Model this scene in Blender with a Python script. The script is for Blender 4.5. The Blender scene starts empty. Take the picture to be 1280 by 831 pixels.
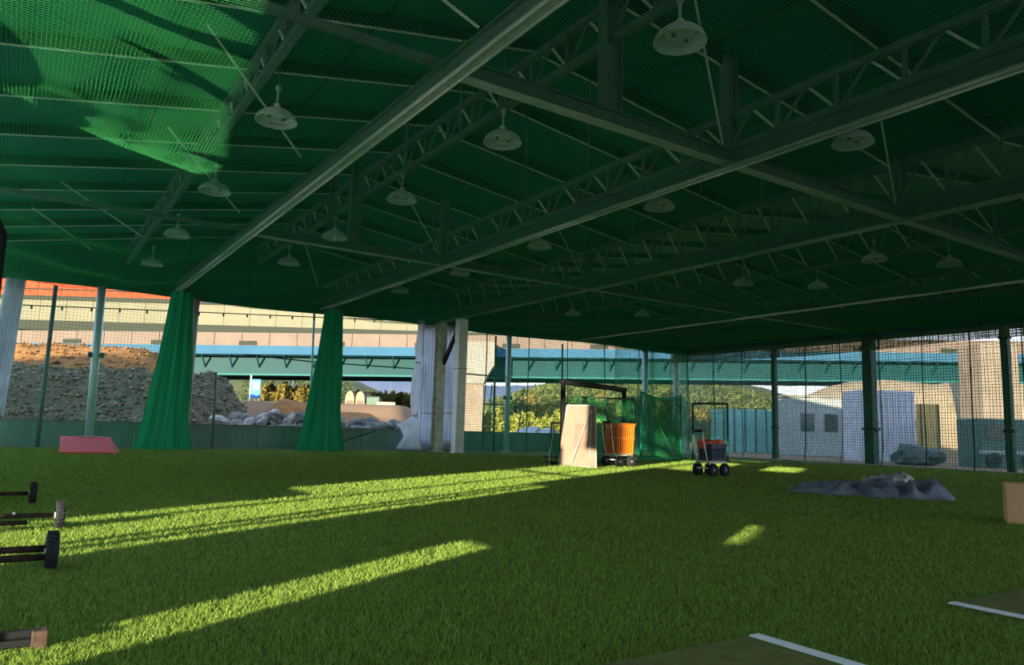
import bpy, bmesh, math, random
import numpy as np
from mathutils import Vector, Matrix, noise
random.seed(7); rng = np.random.default_rng(7)
sc = bpy.context.scene
COL = sc.collection
PI = math.pi

# ------------------------------------------------------------------ camera
FPX = 929.0; CX, CY = 640.0, 415.5; EYE = 1.15
def _d(x, y):
    v = np.array([x-CX, -(y-CY), -FPX]); return v/np.linalg.norm(v)
_vx = _d(2060, 578); _vy = _d(20, 519)
_up = np.cross(_vx, _vy); _up /= np.linalg.norm(_up)
_vy = np.cross(_up, _vx)
ROT = np.stack([_vx, _vy, _up])
cam = bpy.data.cameras.new('camera'); camo = bpy.data.objects.new('camera', cam); COL.objects.link(camo)
cam.sensor_width = 36; cam.lens = FPX/1280*36; cam.clip_end = 6000; cam.clip_start = .05
M = Matrix([list(r) for r in ROT]).to_4x4(); M.translation = (0, 0, EYE); camo.matrix_world = M
sc.camera = camo
def gnd(x, y, z=0.0):
    r = ROT @ _d(x, y); t = (z-EYE)/r[2]; return Vector((r[0]*t, r[1]*t, z))
def onY(x, y, Y):
    r = ROT @ _d(x, y); t = Y/r[1]; return Vector((r[0]*t, Y, r[2]*t+EYE))
FW = Vector((.5497, .8353, 0)); RT = Vector((.8353, -.5497, 0)); YAW = math.atan2(-.5497, .8353)
def onD(x, y, d):            # point at ground distance d in front of the hall
    r = Vector(ROT @ _d(x, y)); t = d/r.dot(FW); p = r*t; p.z += EYE; return p
def rd(r, d, z=0): return RT*r + FW*d + Vector((0, 0, z))

# ------------------------------------------------------------------ sky, sun, exposure
W = bpy.data.worlds.new('world'); sc.world = W; W.use_nodes = True
nt = W.node_tree; nt.nodes.clear()
wo = nt.nodes.new('ShaderNodeOutputWorld'); bg = nt.nodes.new('ShaderNodeBackground')
tc = nt.nodes.new('ShaderNodeTexCoord'); sx = nt.nodes.new('ShaderNodeSeparateXYZ'); cr = nt.nodes.new('ShaderNodeValToRGB')
nt.links.new(tc.outputs['Generated'], sx.inputs[0]); nt.links.new(sx.outputs['Z'], cr.inputs[0])
nt.links.new(cr.outputs[0], bg.inputs[0]); nt.links.new(bg.outputs[0], wo.inputs[0])
e = cr.color_ramp.elements
e[0].position = 0; e[0].color = (.86, .86, .84, 1); e[1].position = 1; e[1].color = (.30, .46, .80, 1)
m_ = e.new(.25); m_.color = (.62, .74, .92, 1)
bg.inputs[1].default_value = 2.0
SUN_T = Vector((.86, .51, -.19)).normalized()
sl = bpy.data.lights.new('sun', 'SUN'); slo = bpy.data.objects.new('sun', sl); COL.objects.link(slo)
sl.energy = 13.5; sl.color = (1, .86, .60); sl.angle = math.radians(.6)
slo.rotation_euler = (-SUN_T).to_track_quat('Z', 'Y').to_euler(); slo.location = (-30, -20, 20)
sc.view_settings.view_transform = 'Standard'; sc.view_settings.look = 'None'
sc.view_settings.gamma = 1; sc.view_settings.use_curve_mapping = False; sc.view_settings.exposure = 0.48

# ------------------------------------------------------------------ materials
MATS = {}
def mat(name, col, rough=.7, metal=0, var=.0, scale=6.0, bump=0.0, bscale=40.0, col2=None, transl=0.0, stretch=None, rnd=0.0):
    if name in MATS: return MATS[name]
    m = bpy.data.materials.new(name); m.use_nodes = True; t = m.node_tree; n = t.nodes; b = n['Principled BSDF']
    b.inputs['Specular IOR Level'].default_value = .12 if rough >= .5 else .4; b.inputs['Roughness'].default_value = rough; b.inputs['Metallic'].default_value = metal
    b.inputs['Base Color'].default_value = (*col, 1)
    tcn = None
    def coord():
        nonlocal tcn
        if tcn is None:
            tcn = n.new('ShaderNodeTexCoord').outputs['Object']
            if stretch:
                mp = n.new('ShaderNodeMapping'); mp.inputs['Scale'].default_value = stretch
                t.links.new(tcn, mp.inputs[0]); tcn = mp.outputs[0]
        return tcn
    out = None
    if var > 0 or col2:
        nz = n.new('ShaderNodeTexNoise'); nz.inputs['Scale'].default_value = scale; nz.inputs['Detail'].default_value = 6
        nz.inputs['Roughness'].default_value = .65
        t.links.new(coord(), nz.inputs['Vector'])
        r = n.new('ShaderNodeValToRGB'); t.links.new(nz.outputs['Fac'], r.inputs[0])
        a = col; c = col2 if col2 else tuple(min(1, x*(1+var)) for x in col)
        if not col2: a = tuple(x*(1-var) for x in col)
        r.color_ramp.elements[0].position = .35; r.color_ramp.elements[1].position = .65
        r.color_ramp.elements[0].color = (*a, 1); r.color_ramp.elements[1].color = (*c, 1)
        out = r.outputs[0]
    if rnd > 0:
        g = n.new('ShaderNodeNewGeometry'); mr = n.new('ShaderNodeMapRange')
        mr.inputs['To Min'].default_value = 1-rnd; mr.inputs['To Max'].default_value = 1+rnd
        t.links.new(g.outputs['Random Per Island'], mr.inputs['Value'])
        vm = n.new('ShaderNodeVectorMath'); vm.operation = 'SCALE'
        if out: t.links.new(out, vm.inputs[0])
        else: vm.inputs[0].default_value = col
        t.links.new(mr.outputs[0], vm.inputs['Scale']); out = vm.outputs[0]
    if out: t.links.new(out, b.inputs['Base Color'])
    if bump > 0:
        nz2 = n.new('ShaderNodeTexNoise'); nz2.inputs['Scale'].default_value = bscale; nz2.inputs['Detail'].default_value = 4
        t.links.new(coord(), nz2.inputs['Vector'])
        bp = n.new('ShaderNodeBump'); bp.inputs['Strength'].default_value = bump; bp.inputs['Distance'].default_value = .05
        t.links.new(nz2.outputs['Fac'], bp.inputs['Height']); t.links.new(bp.outputs[0], b.inputs['Normal'])
    if transl > 0:
        tr = n.new('ShaderNodeBsdfTranslucent'); mx = n.new('ShaderNodeMixShader'); mx.inputs[0].default_value = transl
        tr.inputs[0].default_value = (*col, 1)
        if out: t.links.new(out, tr.inputs[0])
        t.links.new(b.outputs[0], mx.inputs[1]); t.links.new(tr.outputs[0], mx.inputs[2])
        t.links.new(mx.outputs[0], n['Material Output'].inputs[0])
    MATS[name] = m; return m

TURF = mat('turf', (0.112, 0.205, 0.044), .9, var=.22, scale=1.3, bump=.9, bscale=90)
TURF_B = mat('turf_b', (0.102, 0.188, 0.042), .9, var=.22, scale=1.6, bump=.9, bscale=90)
BLADE = mat('turf_blade', (0.195, 0.3, 0.055), .6, transl=.35, rnd=.45)
SEAM = mat('turf_seam', (.018, .035, .010), .95)
ROOF = mat('roof_green', (0.012, 0.17, 0.112), .6, var=.15, scale=.5)
PURL = mat('purlin_green', (0.014, 0.07, 0.048), .55, var=.2, scale=3)
STEEL_G = mat('steel_greygreen', (0.13, 0.17, 0.16), .5, var=.18, scale=4)
STEEL_R = mat('steel_rail', (0.72, 0.72, 0.64), .45, var=.15, scale=5)
STEEL_L = mat('steel_light', (.48, .50, .47), .5, var=.12, scale=3)
COLW = mat('column_white', (0.86, 0.87, 0.8), .6, var=.1, scale=2)
COLRUST = mat('column_rusty', (0.76, 0.8, 0.66), .65, scale=3.2, col2=(0.5, 0.42, 0.29))
GALV = mat('galvanised', (0.46, 0.6, 0.6), .45, metal=.2, var=.12, scale=5)
NETG = mat('net_green', (0.07, 0.5, 0.17), .6, transl=.3)
NETG2 = mat('net_green_deep', (0.03, 0.5, 0.25), .65, transl=.3)
NETW = mat('net_wall', (0.16, 0.38, 0.27), .6, transl=.2)
NETD = mat('net_dark', (.030, .085, .055), .7)
WALLG = mat('wall_panel_green', (0.015, 0.15, 0.09), .7, var=.12, scale=.7)
TARPL = mat('tarp_translucent', (.60, .78, .84), .7, var=.08, scale=1, transl=.42)
TARPW = mat('tarp_grey', (.86, .89, .93), .55, var=.08, scale=2.0, transl=.6)
SHADEC = mat('shade_cloth', (0.24, 0.32, 0.18), .8, var=.2, scale=9, transl=.4)
WHITEM = mat('lamp_white', (.95, .96, .93), .4, transl=.25)
LAMPG = mat('lamp_glass', (.85, .88, .82), .25)
BLACK = mat('black', (.015, .016, .018), .5)
RUB = mat('rubber', (0.024, 0.025, 0.028), .75, bump=.3, bscale=60)
HUB = mat('hub_grey', (.42, .42, .42), .4, metal=.5)
RUSTY = mat('rusty_steel', (0.016, 0.013, 0.012), .6, scale=14, col2=(0.055, 0.033, 0.024))
RED = mat('red_vinyl', (0.74, 0.022, 0.024), .45, var=.06, scale=3)
ORANGE = mat('orange_plastic', (.85, .21, .012), .4, var=.05, scale=4)
NAVY = mat('navy_plastic', (.030, .050, .090), .45, var=.1, scale=4)
REDP = mat('red_plastic', (.62, .12, .075), .5, var=.2, scale=9)
CREAMP = mat('cream_paint', (.72, .70, .60), .45)
CANVAS = mat('canvas_tan', (0.3, 0.215, 0.17), .85, scale=1.6, col2=(0.25, 0.185, 0.148), transl=.2)
CANVR = mat('canvas_red', (0.3, 0.15, 0.125), .85, scale=3, col2=(0.29, 0.185, 0.15), transl=.2)
TARPB = mat('tarp_slate', (0.17, 0.19, 0.24), .6, var=.25, scale=3, bump=.3, bscale=8)
SHEETW = mat('sheet_white', (.66, .66, .62), .7, transl=.2)
CARD = mat('cardboard', (0.8, 0.45, 0.25), .8, var=.06, scale=3)
MATG = mat('mat_green', (0.17, 0.185, 0.06), .95, var=.18, scale=10, bump=.6, bscale=220)
STRIPE = mat('stripe_white', (.78, .80, .82), .8, var=.06, scale=30)
CONC_G = mat('concrete_greenish', (0.22, 0.34, 0.28), .8, scale=1.4, col2=(0.16, 0.26, 0.21), stretch=(1, 1, .3))
CONC = mat('concrete', (0.2, 0.195, 0.17), .85, var=.12, scale=.6)
CONC_W = mat('concrete_warm', (0.19, 0.155, 0.12), .85, var=.14, scale=.5)
CREAM = mat('cream_wall', (0.15, 0.147, 0.102), .8, var=.06, scale=.4)
PINK = mat('parapet_pink', (0.148, 0.116, 0.096), .8, var=.08, scale=.4)
BLUE = mat('girder_blue', (0.03, 0.095, 0.165), .8, var=.06, scale=.3)
TEAL = mat('girder_teal', (0.007, 0.046, 0.052), .55, var=.08, scale=.3)
TEALD = mat('girder_dark', (.020, .120, .120), .6)
GREYB = mat('deck_grey', (0.032, 0.038, 0.029), .8)
ORFENCE = mat('fence_orange', (0.34, 0.05, 0.018), .7, var=.3, scale=2)
DIRT = mat('dirt_orange', (0.23, 0.115, 0.042), .95, scale=1.6, col2=(0.16, 0.078, 0.028), bump=.8, bscale=3)
GRAVEL = mat('gravel', (0.1, 0.09, 0.055), .95, scale=3.0, col2=(0.045, 0.045, 0.028), bump=1.0, bscale=2.2)
SAND = mat('sand', (0.17, 0.105, 0.062), .95, scale=.25, col2=(0.13, 0.09, 0.055), bump=.4, bscale=2)
ROCK = mat('rock', (0.13, 0.135, 0.115), .9, var=.3, scale=2, bump=.6, bscale=5)
ROCKP = mat('rock_pale', (0.3, 0.29, 0.26), .9, var=.15, scale=2, bump=.5, bscale=5)
LEAFY = mat('leaf_yellow', (0.2, 0.165, 0.045), .8, transl=.3, rnd=.4)
LEAFG = mat('leaf_green', (0.105, 0.125, 0.036), .8, transl=.3, rnd=.5)
GRASSY = mat('grass_yellowgreen', (0.26, 0.28, 0.055), .8, transl=.3, rnd=.4)
HILLG = mat('hill_green', (0.075, 0.085, 0.034), .95, scale=.06, col2=(0.04, 0.055, 0.022), bump=1, bscale=.3)
HILLB = mat('hill_haze_blue', (0.085, 0.11, 0.165), 1, scale=.01, col2=(0.07, 0.095, 0.15))  # distance haze put into the blue base colour
TRUNK = mat('trunk', (.10, .07, .05), .9)
BLUES = mat('sign_blue', (.05, .22, .60), .5)
WHITEP = mat('white_panel', (0.5, 0.52, 0.58), .6, var=.06, scale=1)
GREYP = mat('grey_panel', (0.28, 0.31, 0.31), .7, var=.1, scale=.8)
YEL = mat('yellow_panel', (0.45, 0.32, 0.12), .7, var=.08, scale=1)
GLASS = mat('dark_glass', (.03, .04, .05), .15)
VEHG = mat('vehicle_green', (0.08, 0.13, 0.11), .5, var=.15, scale=2)
VEHD = mat('vehicle_dark', (.05, .055, .06), .5)
FENCEP = mat('fence_teal', (0.17, 0.42, 0.4), .7, var=.15, scale=.8)

# ------------------------------------------------------------------ mesh helpers
class MB:
    def __init__(s): s.v = []; s.f = []
    def add(s, vs, fs):
        o = len(s.v); s.v += [tuple(v) for v in vs]; s.f += [tuple(i+o for i in f) for f in fs]; return s
    def box(s, x0, x1, y0, y1, z0, z1):
        return s.add([(x0,y0,z0),(x1,y0,z0),(x1,y1,z0),(x0,y1,z0),(x0,y0,z1),(x1,y0,z1),(x1,y1,z1),(x0,y1,z1)],
                     [(3,2,1,0),(4,5,6,7),(0,1,5,4),(1,2,6,5),(2,3,7,6),(3,0,4,7)])
    def bar(s, p, q, w, h, up=(0,0,1)):
        p = Vector(p); q = Vector(q); d = (q-p).normalized(); u = Vector(up)
        if abs(d.dot(u)) > .98: u = Vector((1,0,0))
        a = d.cross(u).normalized()*(w/2); b = a.cross(d).normalized()*(h/2)
        vs = [p-a-b, p+a-b, p+a+b, p-a+b, q-a-b, q+a-b, q+a+b, q-a+b]
        return s.add(vs, [(0,1,2,3),(7,6,5,4),(0,4,5,1),(1,5,6,2),(2,6,7,3),(3,7,4,0)])
    def tube(s, pts, r, n=8, cap=True):
        pts = [Vector(p) for p in pts]; o = len(s.v); k = len(pts); rr = r if isinstance(r, (list, tuple)) else [r]*k
        for i, p in enumerate(pts):
            d = (pts[min(i+1, k-1)]-pts[max(i-1, 0)]).normalized()
            u = Vector((0,0,1)) if abs(d.z) < .9 else Vector((0,1,0))
            a = d.cross(u).normalized(); b = a.cross(d)
            for j in range(n):
                t = 2*PI*j/n; s.v.append(tuple(p+(a*math.cos(t)+b*math.sin(t))*rr[i]))
        for i in range(k-1):
            for j in range(n):
                a0 = o+i*n+j; a1 = o+i*n+(j+1) % n; s.f.append((a0, a1, a1+n, a0+n))
        if cap:
            s.f.append(tuple(o+j for j in range(n))[::-1]); s.f.append(tuple(o+(k-1)*n+j for j in range(n)))
        return s
    def lathe(s, prof, n=24, axis='z', c=(0,0,0)):
        o = len(s.v); c = Vector(c)
        for (r, h) in prof:
            for j in range(n):
                t = 2*PI*j/n; a, b = r*math.cos(t), r*math.sin(t)
                s.v.append(tuple(c+Vector((a,b,h) if axis == 'z' else (h,a,b) if axis == 'x' else (a,h,b))))
        for i in range(len(prof)-1):
            for j in range(n):
                a0 = o+i*n+j; a1 = o+i*n+(j+1) % n; s.f.append((a0, a1, a1+n, a0+n))
        return s
    def build(s, name, m, parent=None, smooth=False, loc=None, bevel=0):
        me = bpy.data.meshes.new(name); me.from_pydata(s.v, [], s.f); me.update()
        if smooth: me.polygons.foreach_set('use_smooth', [True]*len(me.polygons))
        return link(name, me, m, parent, loc, bevel)
def link(name, me, m, parent=None, loc=None, bevel=0):
    if m and not me.materials: me.materials.append(m)
    o = bpy.data.objects.new(name, me); COL.objects.link(o)
    if parent: o.parent = parent
    if loc is not None: o.location = loc
    if bevel:
        b = o.modifiers.new('bevel', 'BEVEL'); b.width = bevel; b.segments = 2; b.limit_method = 'ANGLE'
    return o
def tag(o, label, cat, group=None):
    o['label'] = label; o['category'] = cat
    if group: o['group'] = group
    return o
def struct(o, label=None):
    o['kind'] = 'structure'
    if label: o['label'] = label
    return o
def thing(name, label, cat, loc=(0,0,0), rz=0, group=None):
    o = bpy.data.objects.new(name, None); COL.objects.link(o); o.location = loc; o.rotation_euler = (0,0,rz); o.empty_display_size = .2
    return tag(o, label, cat, group)
def clone(root, loc, rz=None, label=None):
    r = root.copy(); COL.objects.link(r); r.location = loc
    if rz is not None: r.rotation_euler = (0,0,rz)
    if label: r['label'] = label
    for ch in root.children:
        c = ch.copy(); COL.objects.link(c); c.parent = r
        for g in ch.children:
            d = g.copy(); COL.objects.link(d); d.parent = c
    return r
def npmesh(name, V, Fq):
    """V (n,3) float, Fq (m,k) int -> mesh, quickly"""
    me = bpy.data.meshes.new(name); k = Fq.shape[1]
    me.vertices.add(len(V)); me.vertices.foreach_set('co', V.astype(np.float32).ravel())
    me.loops.add(Fq.size); me.loops.foreach_set('vertex_index', Fq.astype(np.int32).ravel())
    me.polygons.add(len(Fq)); me.polygons.foreach_set('loop_start', np.arange(0, Fq.size, k, dtype=np.int32))
    me.update(calc_edges=True); return me
def strands(lines, r):
    """lines: list of (k,3) arrays -> V,F of three-sided cords"""
    Vs = []; Fs = []; o = 0
    for P in lines:
        P = np.asarray(P, float); k = len(P)
        d = np.gradient(P, axis=0); d /= np.linalg.norm(d, axis=1)[:, None]+1e-9
        ref = np.where(np.abs(d[:, 2:3]) > .9, np.array([[1., 0, 0]]), np.array([[0, 0, 1.]]))
        a = np.cross(d, ref); a /= np.linalg.norm(a, axis=1)[:, None]+1e-9; b = np.cross(a, d)
        ring = np.stack([P+r*(a*math.cos(t)+b*math.sin(t)) for t in (PI/2, PI/2+2*PI/3, PI/2+4*PI/3)], 1)
        Vs.append(ring.reshape(-1, 3))
        i = np.arange(k-1)[:, None]*3; j = np.array([[0, 1, 2]]); j2 = np.array([[1, 2, 0]])
        Fs.append(np.stack([o+i+j, o+i+j2, o+i+3+j2, o+i+3+j], -1).reshape(-1, 4)); o += 3*k
    return np.concatenate(Vs), np.concatenate(Fs)
def net_patch(name, fn, u0, u1, v0, v1, cell, r, m, parent=None, su=2, sv=2, label=None):
    """knotted net over the surface fn(u,v)"""
    L = []
    for u in np.arange(u0, u1+1e-6, cell): L.append([fn(u, v) for v in np.linspace(v0, v1, sv)])
    for v in np.arange(v0, v1+1e-6, cell): L.append([fn(u, v) for u in np.linspace(u0, u1, su)])
    V, F = strands(L, r); return link(name, npmesh(name, V, F), m, parent)
def fbm(x, y, s=1.0, o=4):
    return noise.fractal(Vector((x*s, y*s, 3.7)), 1.0, 2.0, o)

# ================================================================== FLOOR
X0, X1, Y0, Y1 = -1.2, 33.6, -8.0, 32.7
floor = struct(MB().box(X0, X1, Y0, Y1, -.15, -.02).build('floor', SEAM), 'green artificial turf floor of the hall')
xs = [X0]; x = -.9
while x < X1: xs.append(x); x += 2.05
xs.append(X1)
for i in range(len(xs)-1):
    MB().box(xs[i]+.004, xs[i+1]-.004, Y0, Y1, -.02, 0.0).build('turf_roll', TURF if i % 2 else TURF_B, floor)
# pile: single bent blades, dense near the lens, larger and sparser away from it
def blades(n, dmin, dmax, hmul, power):
    u = rng.random(n*3); d = dmin*(dmax/dmin)**(u**power)
    s = (rng.random(n*3)*2-1)*1.05
    fx = FW.x*d+RT.x*d*s; fy = FW.y*d+RT.y*d*s
    sd = np.min(np.abs(fx[:, None]-np.array(xs)[None]), axis=1)
    k = (fx > X0+.1) & (fx < X1-.4) & (fy < Y1-.6) & (sd > .004+d*.0009)
    fx, fy, d = fx[k][:n], fy[k][:n], d[k][:n]; n = len(fx)
    h = (.018+.016*rng.random(n))*hmul*(1+d*.035); w = (.0022+.0016*rng.random(n))*hmul*(1+d*.11)
    a = rng.random(n)*2*PI; l = rng.random(n)*2*PI; b = h*(.35+.7*rng.random(n))
    dx, dy = np.cos(a)*w, np.sin(a)*w
    V = np.empty((n, 3, 3)); V[:, 0] = np.stack([fx-dx, fy-dy, np.zeros(n)-.003], 1); V[:, 1] = np.stack([fx+dx, fy+dy, np.zeros(n)-.003], 1)
    V[:, 2] = np.stack([fx+np.cos(l)*b, fy+np.sin(l)*b, h], 1)
    return V.reshape(-1, 3)
V = np.concatenate([blades(560000, 1.6, 11, 1.0, 1.0), blades(280000, 9.5, 34, 1.0, .8)])
o = link('turf_pile', npmesh('turf_pile', V, np.arange(len(V)).reshape(-1, 3)), BLADE, floor); o['kind'] = 'stuff'

# ================================================================== ROOF
def roofz(x):
    P = [(-2.0, 7.1), (8.0, 9.0), (17.2, 7.85), (25.0, 8.85), (34.4, 7.6)]
    for (a, za), (b, zb) in zip(P, P[1:]):
        if x <= b: return za+(zb-za)*(x-a)/(b-a)
    return P[-1][1]
KN = [-2.0, 8.0, 17.2, 25.0, 34.4]
rb = MB()
vs = [(x, y, roofz(x)+dz) for y in (Y0-.6, Y1+.8) for dz in (0, .1) for x in KN]
n = len(KN)
for i in range(n-1):
    rb_f = [(i, i+1, 2*n+i+1, 2*n+i), (n+i+1, n+i, 3*n+i, 3*n+i+1), (i, n+i, n+i+1, i+1), (2*n+i, 2*n+i+1, 3*n+i+1, 3*n+i)]
    rb.f += rb_f
rb.f += [(0, 2*n, 3*n, n), (n-1, 2*n-1, 4*n-1, 3*n-1)]
rb.v = vs
ceiling = struct(rb.build('ceiling', ROOF), 'dark green sheet roof lining above the ceiling net')
PY = [-7.02+2.34*k for k in range(17)]
pm = {}
for a, b in zip(KN, KN[1:]):
    for y in PY:
        if (a, b) not in pm:
            q = MB(); za, zb = roofz(a), roofz(b)
            q.bar((a, 0, za-.12), (b, 0, zb-.12), .07, .22)
            p_ = q.build('purlin', PURL, ceiling, loc=(0, y, 0)); pm[(a, b)] = p_.data
            lip = MB().bar((a, .03, za-.24), (b, .03, zb-.24), .05, .02).build('purlin_lip', STEEL_R, p_)
            pm[(a, b, 1)] = lip.data
        else:
            p_ = link('purlin', pm[(a, b)], None, ceiling, (0, y, 0)); link('purlin_lip', pm[(a, b, 1)], None, p_)
SHEET = mat('roof_sheet_grey_lit', (0.28, 0.4, 0.33), .6, var=.15, scale=.6)
for y in PY[:-1]:      # grey-green sheeting on the rising slope, its lit look put into the paler colour
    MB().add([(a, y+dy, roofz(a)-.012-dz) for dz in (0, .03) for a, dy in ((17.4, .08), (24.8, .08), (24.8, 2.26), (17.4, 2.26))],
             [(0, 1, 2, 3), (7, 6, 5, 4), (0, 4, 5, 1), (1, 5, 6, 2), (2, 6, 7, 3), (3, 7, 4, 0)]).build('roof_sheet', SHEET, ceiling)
# sheet joints running down the slope
for x in np.arange(-1, 34, 2.9):
    if min(abs(x-k) for k in KN) > .5:
        MB().bar((x, Y0, roofz(x)-.015), (x, Y1, roofz(x)-.015), .05, .02).build('roof_seam', PURL, ceiling)

# ---- long rails under the roof (hold the net) and trusses over them
YA, YB = Y0+.2, Y1-.3
def rail(x, z, label):
    t = thing('roof_beam', label, 'beam', (x, 0, 0))
    MB().box(-.11, .11, YA, YB, z, z+.025).build('bottom_flange', STEEL_R, t)
    MB().box(-.02, .02, YA, YB, z+.025, z+.30).build('web', STEEL_G, t)
    MB().box(-.10, .10, YA, YB, z+.30, z+.325).build('top_flange', STEEL_G, t)
    for s in (-.085, .085): MB().box(s-.012, s+.012, YA, YB, z-.03, z).build('rail_lip', STEEL_R, t)
    return t
rail(4.93, 6.28, 'grey steel beam nearest the left, running to the far green net curtain')
rail(11.05, 6.28, 'grey steel beam in the middle, ending above the second green net curtain')
rail(17.05, 6.30, 'grey steel beam ending on the pale square column')
rail(26.0, 6.25, 'dark steel beam farthest to the right under the second roof slope')
def truss(x, z0, z1, step, label, chord=.13, double=False):
    t = thing('roof_truss', label, 'truss', (x, 0, 0))
    MB().bar((0, YA, z1), (0, YB, z1), chord, chord).build('top_chord', STEEL_G, t)
    MB().bar((0, YA, z0), (0, YB, z0), chord, chord).build('bottom_chord', STEEL_G, t)
    hh = z1-z0
    vm = dm = em = None
    ys = np.arange(9.36-step*14, YB-.1, step)
    for i, y in enumerate(ys):
        if y < YA: continue
        if vm is None:
            vm = MB().box(-.035, .035, -.035, .035, z0, z1).build('vertical_strut', STEEL_G, t, loc=(0, y, 0)).data
        else: link('vertical_strut', vm, None, t, (0, y, 0))
        if y+step < YB:
            if dm is None:
                dm = MB().bar((0, 0, z0), (0, step/2, z1), .045, .045).build('diagonal_strut', STEEL_R, t, loc=(.03, y, 0)).data
                em = MB().bar((0, step/2, z1), (0, step, z0), .045, .045).build('diagonal_strut', STEEL_G, t, loc=(.03, y, 0)).data
            else:
                link('diagonal_strut', dm, None, t, (.03, y, 0)); link('diagonal_strut', em, None, t, (.03, y, 0))
    return t
truss(3.1, 7.25, 7.85, 1.17, 'slim roof truss above the leftmost row of lamps')
truss(8.0, 7.9, 8.6, 1.17, 'roof truss under the ridge left of the hanging posts')
truss(11.05, 6.68, 7.32, 1.17, 'roof truss standing on the middle grey beam')
truss(17.05, 6.70, 7.72, 1.17, 'tall roof truss standing on the beam above the pale column', .16)
truss(22.0, 6.85, 7.95, 1.17, 'dark roof truss before the second ridge beyond the pale column')
truss(29.5, 6.7, 7.6, 1.17, 'dark roof truss nearest the right net wall')
# ---- cross ties and king posts
def tie(y, label):
    t = thing('tie_beam', label, 'beam', (0, y, 0))
    for a, b in ((4.93, 11.05), (11.05, 17.05), (17.05, 26.0), (26.0, 33.3)):
        MB().box(a+.02, b-.02, -.11, .11, 6.34, 6.36).build('tie_flange', STEEL_R, t)
        MB().box(a+.02, b-.02, -.018, .018, 6.36, 6.60).build('tie_web', STEEL_G, t)
        MB().box(a+.02, b-.02, -.10, .10, 6.60, 6.62).build('tie_flange', STEEL_G, t)
    MB().box(X0+.2, 4.8, -.05, .05, 6.40, 6.52).build('tie_rod', STEEL_G, t)
    for x, w in ((8.0, .17), (11.05, .12), (17.05, .17), (25.0, .15)):
        zt = roofz(x)-.05
        MB().box(x-w, x+w, -.02, .02, 6.62, zt).build('king_post', STEEL_G, t)
        for s in (-w, w): MB().box(x+s-.015, x+s+.015, -.12, .12, 6.62, zt).build('post_flange', STEEL_G, t)
    return t
tie(-2.34, 'steel cross tie nearest overhead behind the big hanging lamp')
tie(9.3, 'near steel cross tie with tall hanging post')
tie(21.0, 'far steel cross tie below the distant lamps')
# diagonal stay rods
rods = [((4.6, 8.0, 6.4), (2.6, 8.9, 7.9)), ((4.3, 14.5, 6.5), (2.0, 12.4, 7.6)), ((4.3, 19.5, 6.5), (2.2, 17.5, 7.6)), ((2.6, 24, 6.5), (.4, 22.5, 7.3)),
        ((11.0, 9.4, 6.7), (8.1, 7.6, 8.5)), ((10.9, 21, 6.7), (8.2, 19, 8.5)), ((16.9, 9.3, 6.7), (14.0, 8.0, 8.1)), ((16.9, 21, 6.7), (14.2, 19.2, 8.0)),
        ((1.5, 27, 6.5), (-.2, 25.5, 7.2)), ((9.5, 28.5, 6.5), (8.0, 26.5, 8.3))]
rod_labels = ['thin stay rod crossing above the nearest end of the left beam', 'thin stay rod beside the nearest left-row lamp', 'thin stay rod beside the second left-row lamp',
  'thin stay rod at the left among the far net folds', 'pale stay rod slanting down right of the tall hanging post', 'stay rod slanting left of the far cross tie',
  'stay rod slanting down to the near right cross tie', 'stay rod slanting down to the far right cross tie', 'thin stay rod highest above the left far opening', 'thin stay rod near the far green gable']
for (p, q), lb in zip(rods, rod_labels): tag(MB().tube([p, q], .022, 6).build('stay_rod', STEEL_R), lb, 'rod')
# hanging wires
hw = None
for x in (6.4, 9.5, 12.9, 15.1):
    for y in (11.7, 14.04, 18.7, 25.7):
        MB().tube([(x, y, 6.35), (x, y, roofz(x)-.1)], .022, 5).build('hanger_rod', STEEL_G, ceiling)

# ================================================================== CEILING NET
def sag(x, y):
    seams = (X0, 4.93, 11.05, 17.05, 26.0, X1)
    for a, b in zip(seams, seams[1:]):
        if a <= x <= b: t = (x-a)/(b-a); s = 4*t*(1-t); break
    else: s = 0
    z = 6.27-.13*s-.05*s*math.sin(y*.53+x*.3)-.02*math.sin(x*2.1+y*1.3)
    if x < 4.9:          # loose folds by the left side
        z += .16*max(0, 1-(x+1.2)/6.1)*math.sin(y*1.35-x*1.1)*s + .12*max(0, (x+1.2)/6.1)*s*math.sin(y*.8)
    z -= .14*max(0, (y-30.5)/2.2)
    return (x, y, z)
L = []
C = .056
for x in np.arange(X0+.1, X1-.1, C): L.append([sag(x, y) for y in np.linspace(-3, 32.5, 50)])
for y in np.arange(-3, 32.5, C): L.append([sag(x, y) for x in np.linspace(X0+.1, X1-.1, 46)])
V, F = strands(L, .0027)
cn = tag(link('ceiling_net', npmesh('ceiling_net', V, F), NETG), 'green safety net stretched flat below the whole roof', 'net'); cn['kind'] = 'stuff'

# ================================================================== WALLS
def wall_grid(name, holes, y0, y1, ztop, x, th, m, label):
    ysb = sorted({y0, y1, *[h[0] for h in holes], *[h[1] for h in holes]}); zsb = sorted({0, ztop, *[h[2] for h in holes], *[h[3] for h in holes]})
    b = MB()
    for a, c in zip(ysb, ysb[1:]):
        for d, e_ in zip(zsb, zsb[1:]):
            my, mz = (a+c)/2, (d+e_)/2
            if any(h[0] < my < h[1] and h[2] < mz < h[3] for h in holes): continue
            b.box(x-th, x, a, c, d, e_)
    return struct(b.build(name, m), label)
holes = [(3.22, 3.74, .02, 1.15), (6.30, 8.85, .02, 2.3), (7.1, 10.2, 1.2, 4.3), (9.2, 10.5, 4.3, 6.0), (2.0, 3.4, 5.0, 5.75), (5.0, 8.2, 4.3, 5.8), (.70, 1.0, 1.72, 2.05), (4.5, 13.5, 6.35, 7.1)]
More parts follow.
